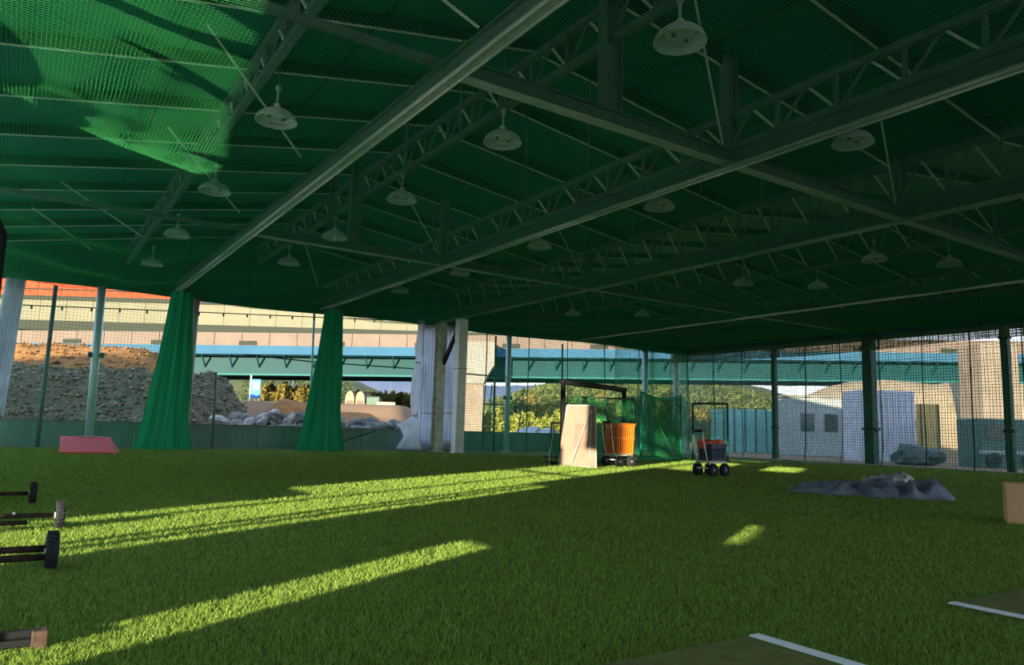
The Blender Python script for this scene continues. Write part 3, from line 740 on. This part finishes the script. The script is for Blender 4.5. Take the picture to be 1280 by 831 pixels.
# red baskets lying in the navy crate
for i, (dx, dy, s, rz_, lb) in enumerate([(.18, -.05, .30, .3, 'red plastic basket tipped into the navy crate, right one'), (-.14, .06, .34, -.2, 'faded red plastic basket in the navy crate, left one')]):
    c = bc+ax*dx+bx*dy
    t = thing('basket', lb, 'basket', (c.x, c.y, .80), brz+rz_)
    t.rotation_euler = (.18 if i else -.12, .2 if not i else -.1, brz+rz_)
    B = MB(); B.add([(-s/2, -.13, .0), (s/2, -.13, 0), (s/2, .13, 0), (-s/2, .13, 0), (-s*.58, -.17, .2), (s*.58, -.17, .2), (s*.58, .17, .2), (-s*.58, .17, .2)],
                   [(0, 1, 2, 3), (0, 4, 5, 1), (1, 5, 6, 2), (2, 6, 7, 3), (3, 7, 4, 0)])
    B.build('tub', REDP, t).modifiers.new('s', 'SOLIDIFY').thickness = .015
    MB().bar((-s*.6, -.175, .2), (s*.6, -.175, .2), .03, .03).bar((-s*.6, .175, .2), (s*.6, .175, .2), .03, .03).build('lip', REDP, t)

# tan canvas screen on a frame
pa, pb = gnd(697.5, 582), gnd(744.5, 585)
u = (pb-pa).normalized(); cen = (pa+pb)/2; t = thing('canvas_screen', 'tan canvas pitching screen with faded red middle', 'screen', cen, math.atan2(u.y, u.x)); wd = (pb-pa).length
B = MB(); nx, nz = 24, 30; Hs = 1.98; lean = .22
def cp(i, k):
    s = i/nx-.5; v = k/nz; w_ = wd*(1-.20*v); return (s*w_-.02*v, lean*v+.02*math.sin(s*9+v*5)*(1-v*.5)+.012*math.sin(v*9-s*14), .03+Hs*v)
fr = []
for k in range(nz+1):
    for i in range(nx+1): B.v.append(cp(i, k))
Cn = MB()
for k in range(nz):
    for i in range(nx):
        a = k*(nx+1)+i; B.f.append((a, a+1, a+nx+2, a+nx+1))
        if 9 <= i < 16 and 9 <= k < 21: Cn.add([Vector(cp(q, w2))+Vector((0, -.012, 0)) for q, w2 in ((i, k), (i+1, k), (i+1, k+1), (i, k+1))], [(0, 1, 2, 3)])
B.build('canvas', CANVAS, t, True).modifiers.new('s', 'SOLIDIFY').thickness = .008
Cn.build('faded_patch', CANVR, t, True)
for a, c in (((-wd/2, .03, 0), (-wd*.39, lean+.03, 2.02)), ((wd/2, .03, 0), (wd*.37, lean+.03, 2.02)), ((-wd*.39, lean+.03, 2.02), (wd*.37, lean+.03, 2.02)), ((-wd/2, .03, .03), (wd/2, .03, .03)), ((wd*.30, lean+.03, 2.0), (wd*.1, .9, 0)), ((-wd*.30, lean+.03, 2.0), (-wd*.3, .9, 0))):
    MB().tube([a, c], .022, 8).build('frame_tube', STEEL_L, t)
V, F = strands([np.array([Vector(cp(21, k))+Vector((0, -.03, 0)) for k in range(28, 3, -3)]), np.array([Vector((-.15+.55*v, -.05+lean*v*.9, .15+1.7*v)) for v in np.linspace(0, 1, 8)])], .014); link('cord', npmesh('cord', V, F), SHEETW, t)

# black padded goal frame behind it
fa, fb = Vector((15.75, 20.6, 0)), Vector((20.1, 22.3, 0)); u = (fb-fa).normalized()
t = thing('padded_frame', 'tall black padded goal frame behind the tan screen', 'frame', fa, math.atan2(u.y, u.x)); wd = (fb-fa).length; Hf = 2.85
for xx in (0, wd): MB().tube([(xx, 0, 0), (xx, 0, Hf)], .09, 10).build('post', BLACK, t, True)
MB().tube([(-.09, 0, Hf), (wd+.09, 0, Hf)], .10, 10).build('crossbar', BLACK, t, True)
for xx in (0, wd): MB().tube([(xx, -.5, .06), (xx, .6, .06)], .05, 8).build('foot', BLACK, t)

def net_screen(name, a, b_, h, label, cell, r, m, tube=.035, fm=NETD, brace=False, z0=.05, curve=0):
    a = Vector(a); b_ = Vector(b_); u = (b_-a).normalized(); wd = (b_-a).length
    t = thing(name, label, 'net screen', a, math.atan2(u.y, u.x))
    for xx in (0, wd): MB().tube([(xx, 0, 0), (xx, 0, h)], tube, 8).build('post', fm, t, True)
    top = [(wd*s, 0, h-curve*math.sin(PI*s)) for s in np.linspace(0, 1, 9)]
    MB().tube(top, tube, 8).build('top_rail', fm, t, True); MB().tube([(0, 0, z0), (wd, 0, z0)], tube, 8).build('bottom_rail', fm, t)
    o = net_patch('mesh', lambda u_, v: (u_, .04*math.sin(u_*5+v*3), v*(h-curve*math.sin(PI*u_/wd))/h), 0, wd, z0, h, cell, r, m, t, su=8, sv=6); o['kind'] = 'stuff'
    for xx in (0, wd): MB().tube([(xx, -.35, .04), (xx, .45, .04)], tube, 8).build('foot', fm, t)
    if brace: MB().tube([(-.2, -.4, h*.95), (wd*.62, -.25, .35)], .03, 8).build('brace', NETG, t)
    return t
NETS = mat('net_screen', (.020, .30, .085), .6, transl=.3)
q = gnd(700, 577); q2 = gnd(738, 579)
net_screen('net_screen', (17.0, 22.2, 0), (18.2, 21.2, 0), 2.42, 'bright green net screen standing behind the tan canvas', .06, .010, NETS)
net_screen('net_screen', (18.9, 21.9, 0), (19.75, 21.35, 0), 2.45, 'bright green net screen inside the black goal frame', .07, .009, NETS)
net_screen('net_screen', gnd(801, 575), gnd(851, 574), 2.95, 'large dark green net screen with diagonal pole right of the orange crate', .07, .013, NETS, .05, NETG2, True, curve=.22)
net_screen('net_screen', gnd(866, 576), gnd(910, 578), 2.55, 'dark framed net screen behind the navy crate', .09, .008, NETS, .045)
net_screen('net_screen', gnd(688, 572), gnd(700, 573), 1.5, 'small green net screen peeking out left of the tan canvas', .07, .010, NETS)
V, F = strands([np.array([(p_.x, p_.y, z) for p_, z in ((gnd(686, 582), .03), (gnd(688, 575), .5), (gnd(692, 572), 1.4))])], .02)
tag(link('bent_pipe', npmesh('bent_pipe', V, F), STEEL_L), 'thin bent pale pipe left of the tan canvas screen', 'pipe')

# ================================================================== OUTSIDE
g = MB(); g.add([(-900, -120, -.2), (900, -120, -.2), (900, 1500, -.2), (-900, 1500, -.2)], [(0, 1, 2, 3)])
struct(g.build('ground', SAND), 'sandy ground of the building site outside')
# unseen blocks added to keep the low sun off the hall and heaps
struct(MB().box(-17, -5, -62, -8.5, -.2, 15).build('sun_blocker', CONC), 'unseen block added behind the hall to stop the low sun')
struct(MB().box(-70, -52, 2, 29.5, -.2, 18.6).build('sun_blocker', CONC), 'unseen block added left of the site to shade the heaps')

# viaducts
def xbox(name, r0, r1, d0, d1, z0, z1, m, par):
    b = MB(); P = [rd(r, d) for r, d in ((r0, d0), (r1, d0), (r1, d1), (r0, d1))]
    b.add([(p.x, p.y, z0) for p in P]+[(p.x, p.y, z1) for p in P], [(3, 2, 1, 0), (4, 5, 6, 7), (0, 1, 5, 4), (1, 2, 6, 5), (2, 3, 7, 6), (3, 0, 4, 7)])
    return b.build(name, m, par)
SL = .018      # the decks rise slightly to the right
def sbox(name, r0, r1, d0, d1, z0, z1, m, par):
    b = MB(); P = [(rd(r, d), SL*(r+29)) for r, d in ((r0, d0), (r1, d0), (r1, d1), (r0, d1))]
    b.add([(p.x, p.y, z0+k) for p, k in P]+[(p.x, p.y, z1+k) for p, k in P], [(3, 2, 1, 0), (4, 5, 6, 7), (0, 1, 5, 4), (1, 2, 6, 5), (2, 3, 7, 6), (3, 0, 4, 7)])
    return b.build(name, m, par)
va = thing('viaduct', 'lower road viaduct with blue and teal steel girder', 'bridge', rd(0, 80))
va.location = (0, 0, 0)
sbox('girder', -62, 75, 81.2, 82, 6.3, 8.4, TEAL, va)
sbox('bottom_flange', -62, 75, 80.9, 82.3, 6.2, 6.38, TEALD, va)
sbox('deck_edge', -62, 75, 80, 80.4, 8.4, 9.35, BLUE, va)
sbox('deck', -62, 75, 80.4, 92, 8.3, 8.7, TEALD, va)
sbox('girder', -62, 75, 90, 90.8, 6.3, 8.4, TEAL, va)
for i in range(46):
    r = -60+i*2.95
    b = MB(); p0 = rd(r, 81.2, 7.1+SL*(r+29)); p1 = rd(r, 80.1, 8.35+SL*(r+29)); b.bar(p0, p1, .12, .16); b.build('bracket', TEAL, va)
for i in range(46):
    r = -62+i*2.98
    o = sbox('parapet_panel', r+.03, r+2.95, 80, 80.25, 9.35, 10.75, PINK, va)
for i in range(14):
    r = -58+i*9.5; o = sbox('parapet_vent', r, r+1.9, 79.93, 80.0, 9.4, 9.85, GREYB, va)
vb = thing('viaduct', 'upper road viaduct with cream sound wall and orange fence', 'bridge', (0, 0, 0))
xbox('deck_edge', -75, 40, 84, 84.6, 10.9, 12.0, GREYB, vb)
xbox('deck', -75, 40, 84.6, 95, 11.0, 11.3, GREYB, vb)
for i in range(38):
    r = -75+i*3.0; xbox('sound_wall_panel', r+.02, r+2.98, 84.1, 84.3, 12.0, 14.35, CREAM, vb)
xbox('top_rail', -75, 40, 84.0, 84.4, 14.35, 14.85, GREYB, vb)
xbox('back_wall', -75, 40, 93, 93.3, 11.3, 16.0, CREAM, vb)
for i in range(18):
    r = -72+i*3; xbox('fence_panel', r+.03, r+2.97, 92.6, 92.7, 16.0, 18.3, ORFENCE, vb)
xbox('fence_rail', -73, -18, 92.5, 92.6, 17.0, 17.15, GREYB, vb)
# hammerhead pier of the lower viaduct
def pier(name, r, d, w, dep, hcap, zt, label, m=CONC_W, capw=None):
    t = thing(name, label, 'pier', (0, 0, 0)); xbox('shaft', r-w/2, r+w/2, d, d+dep, -.2, hcap, m, t)
    if capw:
        b = MB(); zs = [(hcap, w/2), (hcap+1.6, capw*.85), (hcap+2.0, capw), (zt, capw)]
        for z, ww in zs:
            for rr, dd in ((r-ww, d-.15), (r+ww, d-.15), (r+ww, d+dep+.15), (r-ww, d+dep+.15)):
                p = rd(rr, dd); b.v.append((p.x, p.y, z))
        for i in range(3):
            for j in range(4): b.f.append((4*i+j, 4*i+(j+1) % 4, 4*i+4+(j+1) % 4, 4*i+4+j))
        b.f += [(3, 2, 1, 0), (12, 13, 14, 15)]; b.build('cap', CONC, t)
    return t
pier('bridge_pier', -3.9, 77.5, 2.1, 2.2, 5.8, 10.2, 'concrete hammerhead pier beside the pale square column', CONC_W, 2.2)
pier('bridge_pier', 39.6, 60, 3.1, 3.0, 9.2, 12, 'large sunlit concrete pier behind the right net', CONC_W)
pier('bridge_pier', 49.5, 76, 2.6, 2.4, 9.2, 12, 'concrete pier beyond the right edge of the net wall', CONC_W)

# hills
def hill(name, pts, d, depth, m, label, nx=70, seed=0, rough=.06):
    """ridge line given as (pixel x, pixel y) at distance d; solid heightfield"""
    b = MB(); P = [onD(x, y, d) for x, y in pts]; R = [p.dot(RT) for p in P]; Z = [p.z for p in P]; ny = 14
    for i in range(nx+1):
        r = R[0]+(R[-1]-R[0])*i/nx; z = np.interp(r, R, Z)
        for j in range(ny+1):
            s = j/ny*2-1; q = rd(r*(1+s*depth/d*.5), d+s*depth); e_ = max(0, math.cos(s*PI/2))
            b.v.append((q.x, q.y, -.3+(z+.3)*e_*(1+rough*fbm(r/d*14, s*2+seed, 1.0))))
    for i in range(nx):
        for j in range(ny): k = i*(ny+1)+j; b.f.append((k, k+ny+1, k+ny+2, k+1))
    return struct(b.build(name, m, None, True), label)
hill('hills', [(560, 520), (640, 492), (690, 476), (740, 462), (800, 470), (900, 478), (1000, 500), (1100, 520)], 260, 90, HILLG, 'green wooded hill behind the viaduct', seed=2)
hill('hills', [(250, 462), (330, 459), (400, 466), (450, 478), (500, 500), (560, 512)], 420, 120, HILLG, 'dark wooded hill left of the blue mountain', seed=5)
hill('hills', [(300, 500), (400, 486), (440, 474), (485, 467), (520, 472), (560, 478), (620, 482), (700, 480)], 1100, 250, HILLB, 'distant mountain under the viaduct, haze put into its blue colour', seed=8)

# earth and gravel heaps
def heap(name, fn, r0, r1, d0, d1, m, label, cat, nx=80, ny=40, amp=.25, fr=.8):
    t = None; b = MB()
    for i in range(nx+1):
        r = r0+(r1-r0)*i/nx
        for j in range(ny+1):
            v = j/ny; d = d0+(d1-d0)*v; p = rd(r, d); h = fn(i/nx, v)
            b.v.append((p.x, p.y, -.25+h+(amp*fbm(p.x, p.y, fr)*min(1, h) if h > .02 else 0)))
    for i in range(nx):
        for j in range(ny): k = i*(ny+1)+j; b.f.append((k, k+ny+1, k+ny+2, k+1))
    o = b.build(name, m, None, True); return tag(o, label, cat)
def s01(t): t = max(0, min(1, t)); return t*t*(3-2*t)
heap('earth_heap', lambda u, v: 6.9*min(1, s01((1-u)/.30))*s01(v/.55)*s01((1-v)/.3), -48, -22, 46, 68, DIRT, 'big orange earth heap at the far left', 'earth heap', amp=.30)
heap('gravel_heap', lambda u, v: 4.7*s01(u/.12+.3)*s01((1-u)/.16)*(1-.12*u)*s01(v/.5)*s01((1-v)/.4), -40, -16.0, 41, 56, GRAVEL, 'wide grey gravel heap behind the left net curtain', 'gravel heap', amp=.55, fr=1.1, nx=150, ny=80)
heap('sand_terrace', lambda u, v: 3.25*s01(v/.11)*s01((1-v)/.1)*s01((1-u)/.06)*s01(u/.1), -60, -6.5, 56, 135, SAND, 'pale sandy terrace carrying the yellow trees and sheds', 'terrace', amp=.1, fr=.3, nx=90, ny=60)
heap('sand_heap', lambda u, v: (2.75+.5*math.sin(u*7))*s01(u/.3)*s01((1-u)/.3)*s01(v/.5)*s01((1-v)/.5), -20, -7, 49, 60, DIRT, 'low orange sand heap in the middle distance', 'sand heap', amp=.2, fr=.5)
def chips(src, n, smin, smax, m, name, label, cat):
    me = bpy.data.objects[src].data; co = np.empty(len(me.vertices)*3); me.vertices.foreach_get('co', co); co = co.reshape(-1, 3); co = co[co[:, 2] > .3]
    c = co[rng.integers(0, len(co), n)]+rng.normal(size=(n, 3))*np.array([.12, .12, .0]); s = rng.uniform(smin, smax, n)
    D = np.array([(1, 0, 0), (0, 1, 0), (-1, 0, 0), (0, -1, 0), (0, 0, .8), (0, 0, -.8)])[None]*(.6+.8*rng.random((n, 6, 1)))
    a = rng.random(n)*6.28; x_ = D[..., 0]*np.cos(a)[:, None]-D[..., 1]*np.sin(a)[:, None]; y_ = D[..., 0]*np.sin(a)[:, None]+D[..., 1]*np.cos(a)[:, None]
    V = np.stack([x_, y_, D[..., 2]], -1)*s[:, None, None]+c[:, None]
    F = np.array([(0, 1, 4), (1, 2, 4), (2, 3, 4), (3, 0, 4), (1, 0, 5), (2, 1, 5), (3, 2, 5), (0, 3, 5)])
    o = link(name, npmesh(name, V.reshape(-1, 3), (F[None]+np.arange(n)[:, None, None]*6).reshape(-1, 3)), m, bpy.data.objects[src]); o['kind'] = 'stuff'
chips('gravel_heap', 9000, .04, .15, mat('gravel_chips', (.12, .115, .075), .95, rnd=.6), 'loose_stones', '', '')
chips('earth_heap', 5000, .05, .17, mat('earth_lumps', (.19, .095, .036), .95, rnd=.6), 'loose_lumps', '', '')
# rubble
def rock_mesh(seed, m=ROCK):
    bm = bmesh.new(); bmesh.ops.create_icosphere(bm, subdivisions=2, radius=1)
    for v in bm.verts:
        n_ = noise.noise(v.co*1.3+Vector((seed*3.1, 0, 0))); v.co *= 1+.45*n_; v.co.z *= .75
    me = bpy.data.meshes.new('boulder'); bm.to_mesh(me); bm.free(); me.materials.append(m); return me
rm = [rock_mesh(i) for i in range(5)]; rp = [rock_mesh(i+9, ROCKP) for i in range(3)]
big = [((275, 526), .75, 'pale boulder lying left of the rubble row'), ((345, 519), .75, 'pale tilted slab among the dark rubble'), ((330, 522), .55, 'grey boulder left of the pale slab'), ((327, 528), .6, 'pale boulder low in the rubble row'),
       ((312, 527), .45, 'small grey boulder beside the pale low one'), ((424, 528), .6, 'pale boulder just right of the green net curtain'), ((365, 523), .5, 'grey boulder right of the pale slab'), ((378, 521), .5, 'dark boulder left of the green net curtain')]
for i, (p, s, lb) in enumerate(big):
    q = onD(p[0], p[1], 40.5-.3*i); me = rp[i % 3] if 'pale' in lb else rm[i % 5]
    o = link('boulder', me, None, None, (q.x, q.y, max(-.05, q.z))); o.scale = (s*.75, s*.6, s*.55); o.rotation_euler = (.3*i, .2, i*1.3); tag(o, lb, 'boulder', 'boulders in the rubble row')
V = []; F = []; off = 0
base = [(np.array([v.co[:] for v in m_.vertices]), np.array([p.vertices[:] for p in m_.polygons])) for m_ in rm]
for k in range(520):
    Vb, Fb = base[k % 5]; px = rng.uniform(285, 505) if k < 330 else rng.uniform(150, 520); d = rng.uniform(40, 47) if k < 330 else rng.uniform(38, 46)
    q = onD(px, 540, d); s = rng.uniform(.18, .52); a = rng.random()*6.28; ca, sa = math.cos(a), math.sin(a)
    hh = (1.6*math.exp(-((d-43.5)/2.2)**2) if k < 330 else .05)
    P = Vb*s; P = np.stack([P[:, 0]*ca-P[:, 1]*sa, P[:, 0]*sa+P[:, 1]*ca, P[:, 2]], 1)+np.array([q.x, q.y, hh*rng.uniform(.5, 1)-.1])
    V.append(P); F.append(Fb+off); off += len(P)
o = link('rubble', npmesh('rubble', np.concatenate(V), np.concatenate(F)), ROCK); tag(o, 'row of broken dark rubble behind the low concrete wall', 'rubble'); o['kind'] = 'stuff'

# vegetation
def shrub_mesh(n, w, h, leaf, seed, upright=.3):
    r_ = np.random.default_rng(seed); k = r_.normal(size=(n, 3)); k /= np.linalg.norm(k, axis=1)[:, None]; rad = r_.random(n)**.4
    lump = 1+.25*np.sin(k[:, 0]*5+seed)*np.cos(k[:, 1]*4)
    c = k*(rad*lump)[:, None]*np.array([w, w, h*.5]); c[:, 2] += h*.5
    a = r_.normal(size=(n, 3)); a /= np.linalg.norm(a, axis=1)[:, None]; a[:, 2] += upright; b = np.cross(a, r_.normal(size=(n, 3))); b /= np.linalg.norm(b, axis=1)[:, None]
    V = np.stack([c-a*leaf, c+b*leaf*.5, c+a*leaf, c-b*leaf*.5], 1).reshape(-1, 3)
    return npmesh('foliage', V, np.arange(len(V)).reshape(-1, 4))
SM = {}
def shrub(px, py_base, d, w, h, m, label, cat, group, seed, name='shrub', z=-.2):
    p = onD(px, py_base, d); key = (seed % 4, m.name, round(w, 1), round(h, 1))
    t = thing(name, label, cat, (p.x, p.y, z), seed*1.1, group)
    if key not in SM: me = shrub_mesh(1500, w, h, .05*max(w, h)+.10, seed); SM[key] = me
    link('foliage', SM[key], m, t)
    MB().tube([(0, 0, 0), (.05, .03, h*.6)], [.05*h*.5, .02*h*.5], 6).build('trunk', TRUNK, t)
ZT = 3.0
for i in range(10):
    shrub(330+i*8.0, 500, 84+i % 3*4, .75, 2.3+.25*(i % 2), LEAFY, 'yellowed bushy tree in the row beside the blue sign', 'tree', 'yellow trees beside the blue sign', i, 'tree', ZT)
for i in range(9):
    if i % 3: shrub(446+i*9.0, 498, 97+i % 3*4, .85, 2.3+.3*(i % 3), LEAFY, 'yellowed bushy tree in the row below the blue mountain', 'tree', 'yellow trees below the blue mountain', i+3, 'tree', ZT)
    else: shrub(446+i*9.0, 498, 97, .85, 2.5, LEAFG, ('green bushy tree left of the dark green shed', 'green bushy tree right of the dark green shed', 'green bushy tree beside the twisted tarp')[i//3], 'tree', 'green trees below the blue mountain', i+3, 'tree', ZT)
for i in range(13):
    shrub(596+i*12.5, 545, 79+(i*5) % 9, .95, 2.6+.4*(i % 3), GRASSY, 'yellow-green weedy bush beyond the far right opening', 'bush', 'weedy bushes beyond the far right opening', i)
for i in range(20):
    shrub(632+i*15, 530, 125+(i*13) % 45, 2.6, 5.0+1.8*(i % 3), LEAFG if i % 2 else LEAFY, 'olive hillside tree behind the weedy bushes' if i % 2 else 'yellow hillside tree behind the weedy bushes', 'tree', 'olive hillside trees' if i % 2 else 'yellow hillside trees', i+1, 'tree')
# wooded slope: one canopy of leaves
def wood(px0, px1, ys, d, dep, n, m, label, seed):
    r_ = np.random.default_rng(seed); Vv = []
    for _ in range(n):
        px = r_.uniform(px0, px1); v = r_.random(); ytop = np.interp(px, [a for a, _ in ys], [b for _, b in ys]); y_ = 541+(ytop-541)*v**.75
        dd = d+dep*v; p = onD(px, y_, dd); c = np.array([p.x, p.y, max(.1, p.z)])+r_.normal(size=3)*.5
        a = r_.normal(size=3); a /= np.linalg.norm(a); b2 = np.cross(a, r_.normal(size=3)); b2 /= np.linalg.norm(b2); L_ = r_.uniform(.35, .8)
        Vv += [c-a*L_, c+b2*L_*.6, c+a*L_, c-b2*L_*.6]
    Vv = np.array(Vv); o = link('wooded_slope', npmesh('wooded_slope', Vv, np.arange(len(Vv)).reshape(-1, 4)), m); tag(o, label, 'woodland'); o['kind'] = 'stuff'
wood(600, 1010, [(600, 505), (640, 492), (690, 478), (740, 466), (800, 473), (900, 480), (1010, 505)], 150, 60, 9000, LEAFG, 'thick yellow-green woodland covering the hill right of the columns', 3)
wood(300, 440, [(300, 463), (350, 461), (400, 468), (440, 480)], 260, 80, 4000, mat('leaf_dark', (.045, .062, .026), .9, rnd=.4), 'dark woodland on the low hill behind the blue sign', 4)
# blue sign, poles
p = onD(319, 500, 75); t = thing('sign_board', 'small blue and white sign board before the yellow trees', 'sign', (p.x, p.y, 2.95), YAW)
hz = onD(319, 474, 75).z-2.95
MB().box(-.45, .45, -.06, .06, .6, hz).build('board', BLUES, t); MB().box(-.28, .28, -.075, -.06, hz-1.0, hz-.3).build('white_panel', STRIPE, t); MB().box(-.62, -.5, -.06, .06, 0, hz+.4).build('pole', STRIPE, t)
MB().box(.3, .4, -.05, .05, 0, .6).build('pole', STRIPE, t)
for (px, y1, y0, d, lb) in [(363, 464, 500, 110, 'pale lamp pole rising from the yellow trees'), (486, 466, 490, 112, 'pale lamp pole in front of the blue mountain')]:
    a = onD(px, 520, d); b2 = onD(px, y1, d); o = MB().tube([(a.x, a.y, 2.9), (a.x, a.y, b2.z)], .11, 8).build('lamp_pole', STRIPE); tag(o, lb, 'pole')
# distant domed greenhouses and shed
for (px, lb) in [(437, 'left small arched pale shed on the horizon'), (450, 'right small arched pale shed on the horizon')]:
    p = onD(px, 500, 86); t = thing('arched_shed', lb, 'shed', (p.x, p.y, 2.95), YAW)
    B = MB(); n = 12; V_ = [(0.52*math.cos(PI*i/n), y_, 1.15+.95*math.sin(PI*i/n)) for y_ in (0, 5) for i in range(n+1)]+[(-.52, 0, 0), (.52, 0, 0), (-.52, 5, 0), (.52, 5, 0)]
    B.v = V_; B.f = [(i, i+1, n+2+i, n+1+i) for i in range(n)]+[tuple(range(n+1))+(26, 27), (n, 26, 28, 2*n+1), (0, n+1, 29, 27)]
    B.build('shell', mat('shed_tan', (.24, .21, .16), .8), t)
    MB().box(-.35, .35, -.04, 0, 0, 1.0).build('door', PINK, t)
p = onD(466, 500, 84); t = thing('green_shed', 'small dark green flat shed among the trees', 'shed', (p.x, p.y, 2.95), YAW)
MB().box(-.7, .7, 0, 1.6, 0, 1.4).build('body', VEHG, t); MB().box(-.8, .8, -.1, 1.7, 1.4, 1.5).build('roof', GREYB, t)
p = onD(482, 508, 80); tag(MB().box(-1.0, 1.0, 0, .3, 0, .75).build('pale_wall', mat('wall_pale', (.26, .24, .18), .8), None, loc=(p.x, p.y, 2.95)), 'short pale wall below the bushy trees', 'wall').rotation_euler = (0, 0, YAW)
# covered bales by the net
for i, (px, w, lb) in enumerate([(664, 1.0, 'grey plastic-covered bale, left of the pair'), (682, .8, 'grey plastic-covered bale, right of the pair')]):
    p = onD(px, 541, 44); o = link('covered_bale', rock_mesh(21+i, mat('plastic_grey', (.40, .41, .46), .4, var=.15, scale=3)), None, None, (p.x, p.y, .65)); o.scale = (w, .9, .95); tag(o, lb, 'bale')
# pipe scaffold outside the far right opening
t = thing('pipe_rack', 'dark pipe scaffold outside the far right opening', 'scaffold', (0, 0, 0)); YS = Y1+2.2
for (a, b2) in (((616, 569), (618, 468)), ((608, 569), (615, 480)), ((631, 569), (634, 472)), ((605, 505), (640, 506)), ((615, 470), (640, 472)), ((644, 569), (655, 485))):
    MB().tube([onY(*a, YS), onY(*b2, YS)], .045, 6).build('pipe', STEEL_G, t)

# site behind the right net
def pbox(name, px0, px1, yt, d, dep, m, label, cat, extra=None):
    a = onD(px0, 560, d); c = onD(px1, 560, d); zt = onD((px0+px1)/2, yt, d).z; r0 = a.dot(RT); r1 = c.dot(RT)
    o0 = rd(r0, d, -.2); t = thing(name, label, cat, o0, YAW); w = r1-r0; h = zt+.2
    MB().box(0, w, 0, dep, 0, h).build('body', m, t, bevel=.04)
    if extra: extra(t, w, dep, h)
    return t
def office(t, w, dep, h):
    MB().box(-.15, w+.15, -.15, dep+.15, h, h+.15).build('roof', CONC, t)
    for s in (.18, .5): MB().box(w*s, w*s+w*.18, -.05, .0, h*.42, h*.72).build('window', GLASS, t)
    MB().box(w*.78, w*.92, -.05, 0, 0, h*.72).build('door', WHITEP, t)
pbox('site_office', 985, 1078, 497, 58, 3, GREYP, 'long grey prefab hut behind the right net', 'hut', office)
def ribs(t, w, dep, h):
    for i in range(9): MB().box(w*(i+.4)/9, w*(i+.6)/9, -.05, 0, .1, h-.1).build('rib', WHITEP, t)
pbox('white_container', 1076, 1146, 488, 47, 2.4, WHITEP, 'pale blue-white container right of the thick green post', 'container', ribs)
pbox('yellow_board', 1150, 1177, 505, 50, .4, YEL, 'square yellow board behind the right net', 'board', lambda t, w, d_, h: [MB().box(s*w-.05, s*w+.05, -.06, 0, 0, h).build('leg', TRUNK, t) for s in (.1, .9)])
def truck(t, w, dep, h):
    MB().box(w*.1, w*.45, -.03, 0, h*.58, h*.88).build('window', GLASS, t); MB().box(-.1, w+.1, -.12, 0, h*.28, h*.36).build('bumper', GREYP, t)
    for s in (.2, .8): MB().lathe([(.05, -.1), (.42, -.1), (.42, .1), (.05, .1)], 18, 'y', (w*s, -.05, .42)).build('wheel', RUB, t)
pbox('dark_truck', 1226, 1300, 524, 42, 2.2, VEHG, 'dark green boxy vehicle behind the right net', 'vehicle', truck)
pbox('grey_bank', 905, 985, 512, 64, 4, FENCEP, 'blue-green site fence behind the net corner', 'fence', lambda t, w, d_, h: [MB().box(w*i/6-.05, w*i/6+.05, -.06, 0, 0, h+.1).build('post', GREYB, t) for i in range(7)])
for i, (px, s, lb) in enumerate([(1140, .95, 'dark covered heap left of the yellow board'), (1163, .8, 'dark covered heap below the yellow board')]):
    p = onD(px, 575, 43); o = link('covered_heap', rock_mesh(31+i, VEHD), None, None, (p.x, p.y, .3)); o.scale = (s*1.2, s, s*.9); tag(o, lb, 'heap')
hill('earth_bank', [(985, 500), (1040, 482), (1100, 476), (1180, 478), (1300, 484), (1420, 500)], 72, 9, mat('bank_brown', (.30, .22, .14), .95, scale=.5, col2=(.20, .17, .11), bump=.8, bscale=2), 'brown earth bank behind the right net', seed=12)
